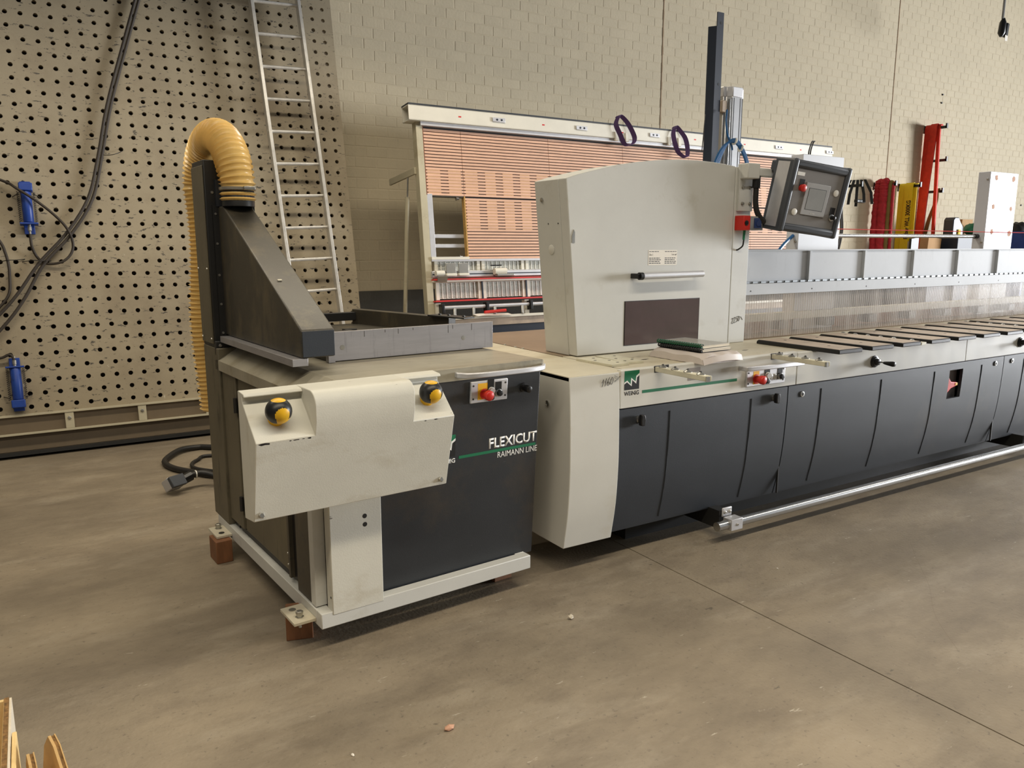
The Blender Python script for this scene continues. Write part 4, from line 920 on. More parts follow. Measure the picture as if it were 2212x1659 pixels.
W2('air_line', T(spline([(4.36, 3.62, 1.50), (4.44, 3.63, 1.56), (4.54, 3.64, 1.62)]), 0.012, 7), 'blue_tube', smooth=50)
# foot bar along the floor
fb = W2('foot_bar', C((2.952, 2.735, 0.10), (XE, 2.735, 0.10), 0.0245, 22), 'chrome', smooth=40)
for x in (3.03, 6.2): 
    k_ = W2('bar_bracket', B(x, x + 0.085, 2.705, 2.765, 0.07, 0.131), 'aluminium_matt', fb, bevel=0.002)
    W2('bracket_tab', B(x + 0.005, x + 0.075, 2.775, 2.785, 0.125, 0.175), 'aluminium_matt', fb, bevel=0.006)
    W2('bracket_arm', B(x - 0.01, x + 0.05, 2.785, 3.06, 0.06, 0.16), 'black_paint', fb)
    for dx in (0.022, 0.058): W2('bolt', LT((x + dx, 2.775, 0.15), (0, -1, 0), [(0, 0.010), (0.006, 0.009), (0.008, 0.005)], n=6), 'zinc', fb)
    W2('bolt', LT((x + 0.045, 2.705, 0.10), (0, -1, 0), [(0, 0.008), (0.004, 0.007)], n=6), 'zinc', fb)

# ================================================================== operator panel on its arm
def rotmat(al, be, ro):
    u = Vector((math.cos(al), math.sin(al), 0)); nn = Vector((-math.sin(al), math.cos(al), 0)); v = Vector((0, 0, 1)) * math.cos(be) + nn * math.sin(be)
    u2 = u * math.cos(ro) - v * math.sin(ro); v2 = u * math.sin(ro) + v * math.cos(ro); n2 = v2.cross(u2)
    return basis((0, 0, 0), u2, n2, v2).to_3x3()
HR = rotmat(R(-10), R(-8.2), R(6.0)).to_euler()
hm = thing('operator_panel', 'tilted dark grey control panel with a small screen at the end of the arm', 'control panel', (3.975, 3.05, 1.818), tuple(HR))
w, h = 0.18, 0.157
bm = bmesh.new(); box(bm, -0.212, 0.212, 0.002, 0.15, -0.195, 0.195); obj('housing', bm, 'hmi_dark', hm, bevel=0.02, seg=4)
obj('face_plate', B(-w, w, -0.004, 0.004, -h, h), 'hmi_face', hm, bevel=0.001)
for sz in (-1, 1):
    obj('profile_rail', B(-0.20, 0.20, -0.016, 0.05, sz * 0.180 - 0.024, sz * 0.180 + 0.024), 'hmi_dark', hm, bevel=0.016, seg=3)
for sx in (-1, 1):
    fr = obj('corner_frame', B(sx * 0.201 - 0.019, sx * 0.201 + 0.019, -0.018, 0.155, -0.208, 0.208), 'hmi_dark', hm, bevel=0.014, seg=3)
    obj('side_strip', B(sx * 0.219 - 0.004, sx * 0.219 + 0.004, 0.02, 0.12, -0.185, 0.185), 'aluminium_matt', fr)
bz = obj('screen_bezel', B(-0.09, 0.09, -0.010, -0.003, -0.095, 0.088), 'hmi_bezel', hm, bevel=0.002)
obj('screen_edge', B(-0.066, 0.066, -0.0105, -0.0095, -0.064, 0.060), 'black_print', bz)
obj('screen', B(-0.0635, 0.0635, -0.0108, -0.0098, -0.0615, 0.0575), 'hmi_screen', bz)
obj('lettering', xf(text_bm('Pro-face', 0.006, 0.034), Matrix.Translation((-0.017, -0.0101, -0.085))), 'white_print', bz)
obj('label_strip', B(-0.172, -0.118, -0.0046, -0.0039, 0.118, 0.138), 'white_print', hm)
obj('symbol_plate', B(-0.142, -0.108, -0.006, -0.003, 0.050, 0.100), 'black_plastic', hm)
obj('stop_button', LT((-0.124, -0.003, 0.052), (0, -1, 0), [(0, 0.018), (0.014, 0.016), (0.016, 0.021), (0.026, 0.021), (0.03, 0.016)], n=22), 'red_plastic', hm, smooth=50)
obj('blanking_plug', LT((0.144, -0.003, 0.053), (0, -1, 0), [(0, 0.0195), (0.004, 0.0195), (0.006, 0.016)], n=22), 'white_plastic', hm, smooth=40)
obj('blanking_plug', LT((-0.132, -0.003, -0.087), (0, -1, 0), [(0, 0.0195), (0.004, 0.0195), (0.006, 0.016)], n=22), 'white_plastic', hm, smooth=40)
obj('symbol_plate', B(0.132, 0.168, -0.006, -0.003, -0.085, -0.03), 'black_plastic', hm)
k_ = obj('selector_switch', LT((0.15, -0.003, -0.088), (0, -1, 0), [(0, 0.020), (0.008, 0.020), (0.010, 0.015)], n=20), 'chrome', hm, smooth=40)
obj('selector_knob', LT((0.15, -0.012, -0.088), (0.1, -1, 0), [(0, 0.013), (0.025, 0.011), (0.027, 0.007)], n=10), 'black_plastic', k_, smooth=40)
obj('hinge_bracket', B(-0.215, -0.14, 0.06, 0.19, 0.12, 0.19), 'hmi_dark', hm, bevel=0.01)

# ================================================================== papers and plates on the machine table
TZ = 0.9672
pf = thing('document_wallet', 'crumpled white plastic document wallet under two booklets on the machine table', 'document wallet', (2.95, 2.95, TZ), (0, 0, R(2)))
bm = bmesh.new(); bmesh.ops.create_grid(bm, x_segments=18, y_segments=18, size=0.5)
for v in bm.verts:
    x, y = v.co.x, v.co.y
    v.co = Vector((x * 0.29, y * 0.37 - 0.01, 0.050 + 0.004 * math.sin(17 * x) * math.cos(13 * y) - 0.03 * max(0, abs(x) - 0.42) * 6 - 0.03 * max(0, abs(y) - 0.44) * 6))
r_ = bmesh.ops.extrude_face_region(bm, geom=bm.faces[:])
for e in r_['geom']:
    if isinstance(e, bmesh.types.BMVert): e.co.z = 0.001 + 0.002 * random.random(); e.co.x *= 1.03; e.co.y *= 1.03
obj('sleeve', bm, 'plastic_sleeve', pf, smooth=40)
obj('folded_flap', RB(spline([(-0.145, -0.20, 0.012), (-0.05, -0.212, 0.026), (0.06, -0.214, 0.026), (0.135, -0.205, 0.018)]), (0, 0.35, 1), 0.03, 0.004), 'plastic_sleeve', pf, smooth=40)
def booklet(label, x, y, z, rz, spine, th, cover, w=0.21, l=0.30):
    t = thing('spiral_booklet', label, 'booklet', (x, y, z), (R(0), 0, rz), 'spiral bound booklets on the machine table')
    pg = obj('pages', B(-0.085, w - 0.085, -l / 2, l / 2, 0.001, th), 'paper_pages', t, bevel=0.001)
    obj('back_cover', B(-0.088, w - 0.083, -l / 2 - 0.002, l / 2 + 0.002, 0.0, 0.0012), 'black_plastic', t)
    obj('front_cover', B(-0.088, w - 0.083, -l / 2 - 0.002, l / 2 + 0.002, th, th + 0.001), cover, t)
    sp = obj('spine_tube', C((-0.092, -l / 2, th * 0.5), (-0.092, l / 2, th * 0.5), 0.0055, 12), spine, t, smooth=50)
    for k in range(20):
        yy = -l / 2 + l * (k + 0.5) / 20
        obj('ring', RB([(-0.094, yy, th * 0.3), (-0.104, yy, th * 0.6), (-0.103, yy, th + 0.004), (-0.092, yy, th + 0.009), (-0.078, yy, th + 0.006), (-0.072, yy, th - 0.001)], (0, 1, 0), 0.0085, 0.0016), spine, sp)
    return t
booklet('lower spiral booklet with a black spine under the green one', 2.94, 2.955, TZ + 0.053, R(3), 'black_plastic', 0.012, 'paper')
booklet('upper spiral booklet with a green comb spine and clear cover', 2.952, 2.975, TZ + 0.0675, R(5), 'binder_green', 0.016, 'clear_sleeve')

def plate(label, x, y, z, w, d_, rz, holes):
    t = thing('steel_plate', label, 'steel plate', (x, y, z), (0, 0, rz), 'painted plates on the machine table')
    obj('plate_body', B(-w / 2, w / 2, -d_ / 2, d_ / 2, 0, 0.012), 'cream_bar', t, bevel=0.001)
    for (hx, hy) in holes: obj('drilled_hole', LT((hx, hy, 0.0118), (0, 0, 1), [(0, 0.008), (0.0006, 0.008)], n=12), 'black_rubber', t)
plate('left painted steel plate with drilled holes beside the hood', 2.435, 3.07, TZ, 0.115, 0.27, R(4), [(0.02, 0.09), (-0.03, 0.02), (0.03, -0.02), (0.02, -0.09)])
plate('right painted steel plate with drilled holes next to the other plate', 2.560, 3.09, TZ, 0.115, 0.26, R(-3), [(0.03, 0.08), (-0.02, 0.0), (0.03, -0.07), (-0.03, -0.09)])
for (x, y) in ((2.66, 3.12), (2.70, 3.05), (3.20, 3.16), (3.33, 3.10), (3.43, 3.03)):
    W2('table_slot', PR([(x - 0.028, y), (x, y - 0.010), (x + 0.028, y), (x, y + 0.010)], 'z', 0.9668, 0.9675), 'black_rubber')

# ================================================================== vertical panel saw behind
ST = R(-6.37); SLOC = (3.0, 6.398, 0)
vs = thing('vertical_panel_saw', 'large vertical panel saw with wooden slatted bed leaning at the back wall', 'panel saw', SLOC, (ST, 0, 0))
def S(name, bm, mat, parent=None, **k): return obj(name, bm, mat, parent or vs, **k)
bm = bmesh.new(); XB0, XB1 = 0.02, 5.93
for (y0, y1, z0, z1) in ((-0.07, -0.062, 2.665, 2.80), (0.062, 0.07, 2.665, 2.80), (-0.07, 0.07, 2.665, 2.673), (-0.07, 0.07, 2.792, 2.80)): box(bm, XB0, XB1, y0, y1, z0, z1)
tb = S('top_beam', bm, 'frame_white')
S('beam_cap', B(XB0, XB1, -0.072, 0.075, 2.80, 2.815), 'anthracite', tb)
S('guide_rail', B(0.14, XB1, -0.05, 0.0, 2.632, 2.665), 'aluminium_matt')
for x in (0.88, 1.86, 2.84, 4.84, 5.8):
    c_ = S('rail_clamp', B(x, x + 0.14, -0.082, -0.07, 2.715, 2.755), 'aluminium_matt', tb, bevel=0.003)
    for dx in (0.05, 0.10): S('bolt', LT((x + dx, -0.082, 2.735), (0, -1, 0), [(0, 0.010), (0.004, 0.009)], n=8), 'dark_blue_steel', c_)
for x in (0.52, 1.45, 2.45, 3.5, 4.3, 5.3): S('red_mark', B(x, x + 0.03, -0.0708, -0.07, 2.725, 2.738), 'red_strip', tb)
for x in (2.36, 2.5, 3.1, 3.25): S('support_bracket', B(x, x + 0.04, -0.085, -0.06, 2.64, 2.73), 'frame_white', tb)
S('left_post', B(0.105, 0.172, -0.02, 0.06, 0.03, 2.67), 'frame_cream', bevel=0.002)
S('inner_post', B(0.172, 0.225, -0.02, 0.02, 1.43, 2.03), 'aluminium_matt', bevel=0.002)
for x in (2.4, 4.2, 5.85): S('rear_leg', B(x, x + 0.07, 0.05, 0.12, 0.03, 2.67), 'frame_cream')
# slats, each a piece of its own
PITCH = 0.0287; SH = 0.0208
cols_u = [(0.176, 0.561), (0.565, 1.548), (1.552, 2.504), (2.508, 3.46), (3.464, 4.42), (4.424, 5.14)]
meshes = {}
def slat(x0, x1, z):
    key = round(x1 - x0, 3)
    if key not in meshes:
        b_ = bmesh.new(); box(b_, 0, x1 - x0, 0, 0.008, 0, SH); m_ = mesh_from('slat', b_); m_.materials.append(MATS['slat_wood']); meshes[key] = m_
    o = bpy.data.objects.new('slat', meshes[key]); COL.objects.link(o); o.parent = vs; o.location = (x0, -0.008, z)
for (x0, x1) in cols_u:
    for k in range(21): slat(x0, x1, 2.020 + PITCH * k)
for ci, (x0, x1) in enumerate(cols_u[1:]):
    for k in range(20): slat(x0, x1, 1.437 + PITCH * k)
S('slat_backing', B(0.176, 5.14, 0.0, 0.022, 2.018, 2.632), 'slat_back'); S('slat_backing', B(0.565, 5.14, 0.0, 0.022, 1.435, 2.016), 'slat_back')
S('board_side', B(0.168, 0.176, -0.02, 0.03, 2.018, 2.632), 'slat_edge'); S('board_side', B(0.553, 0.565, -0.02, 0.03, 1.435, 2.016), 'chipboard')
S('board_foot', B(0.176, 0.565, -0.015, 0.03, 2.006, 2.018), 'dusty_black')
bm = bmesh.new(); segs = []
for (x0, x1) in cols_u:
    L0 = x1 - x0; n_ = max(1, round(L0 / 0.19)); dd = [x0 + L0 * i / n_ for i in range(n_ + 1)]
    for i in range(n_): segs.append((dd[i] + (0.0 if i == 0 else 0.022), dd[i + 1] - (0.0 if i == n_ - 1 else 0.022)))
for (za, k0, k1) in ((2.020, 1, 9), (1.437, 10, 20)):
    for k in range(k0, k1):
        for (a, b) in segs:
            if za < 2 and a < 0.565: continue
            box(bm, a + 0.02, b - 0.02, -0.0065, 0.001, za + PITCH * k + SH - PITCH - 0.0, za + PITCH * k)
o = S('spacer_pieces', bm, 'spacer_wood'); o['kind'] = 'stuff'
for z in (2.013, 1.445): S('mount_stud', LT((0.50, -0.012, z - (0.02 if z > 2 else -0.012)), (-1, 0, 0), [(0, 0.012), (0.02, 0.012), (0.022, 0.018), (0.03, 0.018)], n=10), 'chrome')
for z in (1.545, 1.635): S('cross_bar', B(0.22, 0.57, 0.03, 0.05, z, z + 0.035), 'aluminium_matt', bevel=0.003)
S('ledge_rail', B(0.172, 5.6, -0.03, 0.03, 1.415, 1.434), 'aluminium_matt')
S('ledge_front', B(0.172, 0.565, -0.034, 0.0, 1.43, 1.455), 'frame_white')
# two rows of grilles with red edge strips
def grille(x0, x1, z0, z1):
    g = S('grille', B(x0, x1, 0.012, 0.016, z0, z1), 'grille_back')
    bm = bmesh.new(); n_ = 9
    for i in range(n_ + 1):
        x = x0 + (x1 - x0) * i / n_; box(bm, x - 0.005, x + 0.005, -0.006, 0.0, z0, z1)
    z = z0
    while z < z1: box(bm, x0, x1, 0.0, 0.006, z, z + 0.006); z += 0.013
    o_ = S('grille_bars', bm, 'grille_white', g); o_['kind'] = 'stuff'
    for (a, b) in ((x0 - 0.02, x0 + 0.012), (x1 - 0.012, x1 + 0.02)): S('grille_stile', B(a, b, -0.012, 0.014, z0 - 0.01, z1 + 0.01), 'frame_white', g)
gx = 0.205
for k in range(10):
    grille(gx + 0.02, gx + 0.46, 1.33, 1.41); grille(gx + 0.02, gx + 0.46, 1.07, 1.215)
    S('divider', B(gx + 0.481, gx + 0.496, -0.02, 0.016, 1.05, 1.22), 'dark_blue_steel'); gx += 0.50
S('stop_rail', B(0.16, 5.6, -0.05, 0.02, 1.262, 1.325), 'aluminium_matt', bevel=0.006)
S('stop_rail_groove', B(0.16, 5.6, -0.0515, -0.049, 1.288, 1.298), 'dark_blue_steel')
S('edge_strip', B(0.16, 5.6, -0.075, -0.01, 1.238, 1.252), 'red_strip'); S('edge_strip', B(0.165, 5.6, -0.075, -0.01, 1.040, 1.054), 'red_strip')
S('lower_ledge', B(0.16, 5.6, -0.06, 0.0, 1.222, 1.238), 'frame_white')
for (x, w_, hz) in ((0.285, 0.10, 0.105), (0.415, 0.10, 0.105)):
    st_ = S('length_stop', B(x, x + w_, -0.09, -0.075, 1.285, 1.285 + hz), 'zinc', bevel=0.002)
    S('stop_clamp', B(x - 0.005, x + w_ + 0.005, -0.10, -0.05, 1.272, 1.298), 'frame_white', st_, bevel=0.006)
c_ = S('slide_stop', C((0.80, -0.075, 1.31), (0.93, -0.075, 1.31), 0.032, 16), 'frame_white', smooth=40)
S('stop_foot', B(0.81, 1.0, -0.12, -0.06, 1.262, 1.285), 'zinc', c_, bevel=0.004); S('stop_lever', B(0.765, 0.88, -0.085, -0.07, 1.36, 1.372), 'black_plastic', c_)
c_ = S('slide_stop', C((0.18, -0.075, 1.30), (0.265, -0.075, 1.30), 0.026, 16), 'frame_white', smooth=40)
S('stop_foot', xf(B(0, 0.10, -0.008, 0, -0.06, 0), Matrix.Translation((0.19, -0.10, 1.275)) @ Euler((R(35), 0, 0)).to_matrix().to_4x4()), 'zinc', c_)
# support roller bar, clips, bottom beam
for i, (a, b) in enumerate(((0.235, 0.665), (0.705, 1.16), (1.20, 1.66), (1.70, 2.16), (2.2, 2.66), (2.7, 3.2), (3.24, 3.7))):
    S('roller_bar', C((a, -0.09, 0.985), (b, -0.09, 0.985), 0.017, 12), 'aluminium_matt', smooth=40)
    S('bar_holder', B(a - 0.035, a - 0.005, -0.12, -0.05, 0.93, 1.02), 'black_plastic', bevel=0.004)
    if i % 2 == 0: S('bar_leg', B(a - 0.06, a - 0.01, -0.05, 0.0, 0.84, 1.03), 'frame_white')
for x in (0.34, 0.54, 0.77, 1.08, 1.35, 1.62): S('spring_clip', xf(B(-0.014, 0.014, -0.006, 0.006, -0.085, 0), Matrix.Translation((x, -0.10, 0.975)) @ Euler((R(-20), R(14), 0)).to_matrix().to_4x4()), 'zinc', bevel=0.003)
S('bottom_rail', B(0.3, 5.6, -0.12, -0.02, 0.868, 0.895), 'frame_white', bevel=0.003)
S('bottom_beam', B(0.3, 5.6, -0.10, 0.05, 0.80, 0.868), 'pad_top')
S('plinth_beam', B(0.2, 5.6, -0.06, 0.06, 0.68, 0.80), 'dark_blue_steel')
for x in (0.2, 1.9, 3.6, 5.4): S('foot', B(x, x + 0.12, -0.05, 0.05, 0.02, 0.68), 'dark_blue_steel')
# wall stay and its strut
stay = S('wall_bracket', B(-0.02, 0.0, 0, 0, 0, 0) if False else B(0.085, 0.105, 0.03, 0.62, 2.21, 2.27), 'frame_cream', bevel=0.003)
S('strut', C((0.075, 0.16, 2.20), (0.075, 0.20, 2.02), 0.008, 8), 'zinc', stay); S('strut_tube', C((0.075, 0.20, 2.03), (0.075, 0.62, 0.09), 0.020, 14), 'frame_cream', stay, smooth=40)

def strap(label, x, pts, tail):
    bm = bmesh.new(); ribbon(bm, [Matrix.Translation(Vector(SLOC)) @ Euler((ST, 0, 0)).to_matrix().to_4x4() @ Vector(p) for p in spline(pts, 6)], (0.75, -0.5, 0.3), 0.05, 0.006)
    return tag(obj('lifting_strap', bm, 'purple_strap', smooth=60), label, 'strap', 'purple straps hanging on the saw beam')
strap('purple strap loop on the saw beam, left one', 2.4, [(2.40, -0.09, 2.88), (2.36, -0.10, 2.80), (2.40, -0.11, 2.70), (2.46, -0.11, 2.60), (2.56, -0.11, 2.61), (2.60, -0.105, 2.68), (2.54, -0.10, 2.80), (2.48, -0.09, 2.87), (2.43, -0.085, 2.90), (2.40, -0.08, 2.885)], 0)
strap('purple strap loop on the saw beam, right one beside the hood top', 3.2, [(3.19, -0.09, 2.83), (3.16, -0.10, 2.76), (3.17, -0.11, 2.66), (3.22, -0.11, 2.56), (3.33, -0.11, 2.52), (3.36, -0.105, 2.60), (3.34, -0.10, 2.72), (3.28, -0.09, 2.80), (3.22, -0.085, 2.85), (3.19, -0.08, 2.835)], 0)
# papers with a red pen on the lower rail
SM = Matrix.Translation(Vector(SLOC)) @ Euler((ST, 0, 0)).to_matrix().to_4x4()
bm = bmesh.new()
ribbon(bm, [SM @ Vector(p) for p in spline([(0.50, -0.20, 0.90), (0.60, -0.16, 0.905), (0.75, -0.13, 0.90), (0.92, -0.13, 0.897)])], (0, 1, 0.1), 0.09, 0.004)
pp = tag(obj('paper_sheets', bm, 'paper'), 'loose white papers lying on the lower rail of the panel saw', 'papers')
bm = bmesh.new(); tube(bm, [SM @ Vector((0.62, -0.16, 0.925)), SM @ Vector((0.86, -0.15, 0.935))], 0.014, 8); tag(obj('marker_pen', bm, 'red_plastic'), 'red marker on the white papers at the panel saw', 'marker')

# ================================================================== slings on wall hooks
def hook(label, x, z, ln):
    t = thing('wall_hook', label, 'hook', (x, WY, z), (0, 0, 0), 'black hooks on the back wall')
    obj('base_plate', B(-0.03, 0.03, -0.012, 0.0, -0.09, 0.03), 'black_paint', t); obj('arm', B(-0.018, 0.018, -ln, -0.01, -0.04, 0.0), 'black_paint', t); obj('tip', B(-0.018, 0.018, -ln - 0.004, -ln + 0.02, -0.04, 0.035), 'black_paint', t)
hook('black wall hook holding the orange sling, topmost', 12.70, 3.44, 0.36)
hook('black wall hook beside the orange sling, middle one', 12.93, 2.95, 0.27)
hook('black wall hook beside the orange sling, lower one', 12.90, 2.45, 0.27)
hook('black wall hook carrying the dark red round sling', 11.47, 2.50, 0.36)
hook('black wall hook carrying the yellow sling', 12.12, 2.505, 0.36)
hook('black wall hook carrying the folded black irons', 10.72, 2.46, 0.30)
def sling(name, label, lobes, mat, g):
    t = thing(name, label, 'sling', lobes[0][0][0], (0, 0, 0), g); o_ = Vector(lobes[0][0][0])
    for (pts, wd, w_, th, m_) in lobes: obj('strand', RB([Vector(p) - o_ for p in spline(pts, 6)], wd, w_, th), m_ or mat, t, smooth=60)
    return t
G_ = 'lifting slings on the back wall'
YW = (0, -1, 0)
def drop(x, y, zt, zb, dx=0.0, b=0.0): return [(x + 0.03, y, zt - 0.03), (x, y, zt + 0.012), (x - 0.03, y, zt - 0.03), (x - 0.035, y, zt - 0.2), (x + dx * 0.5 - 0.035, y + b * 0.5, (zt + zb) / 2), (x + dx - 0.03, y + b, zb)]
sling('yellow_sling', 'flat yellow lifting sling with black print hanging on a wall hook', [(drop(12.12, 7.61, 2.515, 1.35), YW, 0.14, 0.012, None), (drop(12.10, 7.50, 2.52, 1.35, 0, 0.02), YW, 0.13, 0.014, None), (drop(12.14, 7.44, 2.51, 1.62), YW, 0.10, 0.012, None)], 'sling_yellow', G_)
bm = text_bm('Robur WLL 3000KG', 0.075, 0.60, 0.02, 0.002)
bm.transform(Matrix.Translation((12.056, 7.445, 1.66)) @ basis((0, 0, 0), (0, 0, 1), (1, 0, 0), (0, 1, 0)))
ys = [o for o in bpy.data.objects if o.name == 'yellow_sling'][0]
bm.transform(LOCM['yellow_sling'].inverted()); obj('lettering', bm, 'black_print', ys)
sling('orange_sling', 'long bright orange lifting sling hanging from the topmost wall hook', [(drop(12.70, 7.62, 3.452, 1.35, 0, 0.02), YW, 0.12, 0.03, None), (drop(12.68, 7.53, 3.46, 1.35, 0, 0.10), YW, 0.11, 0.03, None), (drop(12.72, 7.46, 3.45, 1.55, 0.1, 0.0), YW, 0.05, 0.03, None), (drop(12.88, 7.50, 2.46, 1.40, -0.10, 0.14), YW, 0.06, 0.02, 'sling_olive')], 'sling_orange', G_)
def round_sling(label, strands):
    t = thing('round_sling', label, 'sling', (11.40, 7.45, 2.5), (0, 0, 0), G_)
    for (x, y, zt, zb, r_, m_, dx) in strands:
        pts = spline(drop(x, y, zt, zb, dx), 10); rad_ = [r_ * (1 + 0.09 * math.sin(i * 2.3 + x * 30) + 0.05 * math.sin(i * 0.9)) for i in range(len(pts))]
        obj('strand', T([p - Vector((11.40, 7.45, 2.5)) for p in pts], r_, 10, True, rad_), m_, t, smooth=60)
round_sling('bulky dark red round sling draped over a wall hook', [(11.46, 7.60, 2.50, 1.35, 0.066, 'sling_red', -0.03), (11.44, 7.50, 2.505, 1.40, 0.066, 'sling_red', 0.0), (11.48, 7.43, 2.50, 1.35, 0.036, 'sling_olive', 0.0), (11.50, 7.385, 2.49, 1.35, 0.026, 'sling_red', 0.02)])
hook('black wall hook with chain hidden partly by the control panel', 10.38, 2.46, 0.22)
fi = thing('folded_iron_bundle', 'bundle of folded black angle irons hanging on a wall hook', 'hardware', (10.74, 7.50, 2.455))
for k in range(5):
    a = (-0.16 + 0.08 * k) * 1.3
    obj('iron_leg', RB([(0.1 * a, -0.5 * a, 0.07), (0.5 * a, -0.8 * a, -0.12 - 0.02 * (k % 2)), (0.55 * a, -0.9 * a, -0.26 - 0.03 * (k % 3))], (0.52, -0.85, 0), 0.04, 0.02), 'black_paint', fi)
obj('iron_clasp', B(-0.10, 0.10, -0.09, -0.03, -0.27, -0.22), 'black_paint', fi, bevel=0.01)
ch = thing('chain_sling', 'dark chain and ropes hanging beside the control panel', 'chain', (10.35, 7.55, 2.35))
for k in range(26):
    ang = 0 if k % 2 == 0 else math.pi / 2; zc = -0.03 - 0.042 * k; pts = [(0.016 * math.cos(a_) * math.cos(ang), 0.016 * math.cos(a_) * math.sin(ang), zc + 0.03 * math.sin(a_)) for a_ in [2 * math.pi * i / 8 for i in range(9)]]
    obj('link', T(pts, 0.006, 5), 'black_paint', ch)
for dx in (0.05, 0.09): obj('rope', T(spline([(dx, 0, 0.1), (dx + 0.05, 0, -0.3), (dx + 0.09, 0, -0.6), (dx, 0, -1.0)]), 0.014, 6), 'hose_rubber', ch)
for (x, z) in ((13.10, 4.0), (13.09, 3.87), (16.2, 3.9), (16.2, 3.74), (16.1, 3.05), (16.1, 2.9), (16.0, 2.3)):
    obj('old_dowel', C((x, WY - 0.012, z), (x, WY + 0.01, z), 0.014, 8), 'black_paint', wl)

# ================================================================== things standing behind the guard on the right
cart = thing('tool_cart', 'dark blue tool cart behind the guard', 'cart', (13.03, 7.12, 0))
obj('cart_body', B(-0.47, 0.47, -0.2, 0.2, 0.15, 1.69), 'dark_blue_steel', cart, bevel=0.01); obj('cart_top', B(-0.48, 0.48, -0.21, 0.21, 1.69, 1.705), 'black_paint', cart)
for (x, y) in ((-0.4, -0.15), (0.4, -0.15), (-0.4, 0.15), (0.4, 0.15)): obj('castor', C((x - 0.02, y, 0.075), (x + 0.02, y, 0.075), 0.075, 14), 'black_rubber', cart)
tc_ = thing('tool_case', 'dark grey plastic tool case with handle standing on the blue cart', 'tool case', (12.70, 7.1, 1.706))
obj('case_shell', PR([(-0.13, 0), (0.17, 0), (0.17, 0.14), (0.08, 0.22), (0.02, 0.29), (-0.09, 0.29), (-0.13, 0.25)], 'y', -0.08, 0.08), 'hmi_dark', tc_, bevel=0.012); obj('case_handle', T(spline([(0.06, -0.05, 0.225), (0.11, -0.05, 0.21), (0.16, -0.05, 0.14)]), 0.012, 8), 'black_plastic', tc_)
obj('case_latch', B(0.0, 0.06, -0.1, -0.08, 0.02, 0.10), 'sling_yellow', tc_)
tg = thing('green_tool_bag', 'green and black tool bag slumped on the blue cart', 'bag', (13.25, 7.04, 1.707))
bm = bmesh.new(); bmesh.ops.create_uvsphere(bm, u_segments=16, v_segments=10, radius=1)
for v in bm.verts: v.co = Vector((v.co.x * 0.24, v.co.y * 0.14, max(0, v.co.z * 0.10 + 0.10 + 0.02 * math.sin(9 * v.co.x))))
obj('bag_body', bm, 'green_wrap', tg, smooth=60)
obj('black_flap', xf(B(-0.12, 0.10, -0.15, -0.13, 0.0, 0.13), Euler((0, R(12), 0)).to_matrix().to_4x4()), 'black_plastic', tg, loc=(-0.10, 0, 0.06)); obj('pale_patch', B(0.06, 0.18, -0.155, -0.14, 0.0, 0.05), 'paper', tg)
tag(obj('carton_box', B(13.18, 13.50, 7.22, 7.31, 1.706, 1.98), 'carton', bevel=0.003), 'small brown carton behind the green bag', 'carton')
tag(obj('carton_box', PR([(12.02, 1.10), (12.36, 1.10), (12.42, 1.66), (12.06, 1.69)], 'y', 7.10, 7.24), 'carton', bevel=0.003), 'brown cardboard box partly hidden below the cross rod', 'carton')
tag(obj('storage_stand', B(11.95, 12.48, 7.0, 7.4, 0.0, 1.099), 'dark_blue_steel', bevel=0.005), 'low dark stand under the brown box', 'stand')
tag(obj('black_upright', PR([(11.70, 0.0), (11.90, 0.0), (11.90, 1.71), (11.86, 1.70), (11.82, 1.675), (11.70, 1.66)], 'y', 7.16, 7.2), 'black_paint', bevel=0.004), 'black upright plate standing behind the cross rod', 'upright')
rk = thing('storage_rack', 'dark cluttered storage rack at the right picture edge', 'rack', (15.2, 7.2, 0))
for x in (-0.45, 0.75): obj('rack_upright', B(x - 0.03, x + 0.03, -0.25, 0.25, 0, 1.8), 'blue_paint', rk)
for z in (0.5, 1.1, 1.55): obj('rack_shelf', B(-0.45, 0.75, -0.25, 0.25, z, z + 0.04), 'slat_edge', rk)
for i, (x, z) in enumerate(((-0.28, 1.59), (0.05, 1.59), (0.4, 1.59))):
    bm = bmesh.new(); bmesh.ops.create_uvsphere(bm, u_segments=14, v_segments=8, radius=1)
    for v in bm.verts: v.co = Vector((x + v.co.x * 0.17, v.co.y * 0.17, z + (v.co.z + 1) * 0.18 * (1 + 0.1 * math.sin(7 * v.co.x + i))))
    tag(obj('dark_sack', xf(bm, Matrix.Translation((15.2, 7.2, 0))), 'black_rubber', smooth=60), ['black sack on the rack, leftmost', 'black sack on the rack, middle', 'black sack on the rack, rightmost'][i], 'sack', 'black sacks on the rack')
pdn = thing('crane_pendant', 'black crane pendant hanging from its cable near the top right', 'pendant', (12.40, 6.5, 4.55))
obj('cable', T([(0.0, 0, 0.25), (0.02, 0, 1.9)], 0.018, 8), 'hmi_bezel', pdn)
obj('switch_body', xf(LT((0, 0, 0), (0, 0, 1), [(0, 0.02), (0.05, 0.05), (0.2, 0.045), (0.26, 0.02)], n=14), Euler((0, R(6), 0)).to_matrix().to_4x4()), 'black_plastic', pdn, smooth=50)
obj('hook_block', xf(B(0.06, 0.14, -0.03, 0.03, 0.02, 0.22), Euler((0, R(8), 0)).to_matrix().to_4x4()), 'black_plastic', pdn, bevel=0.02); obj('tag_plate', B(0.06, 0.13, -0.03, -0.028, -0.05, 0.03), 'paper', pdn)

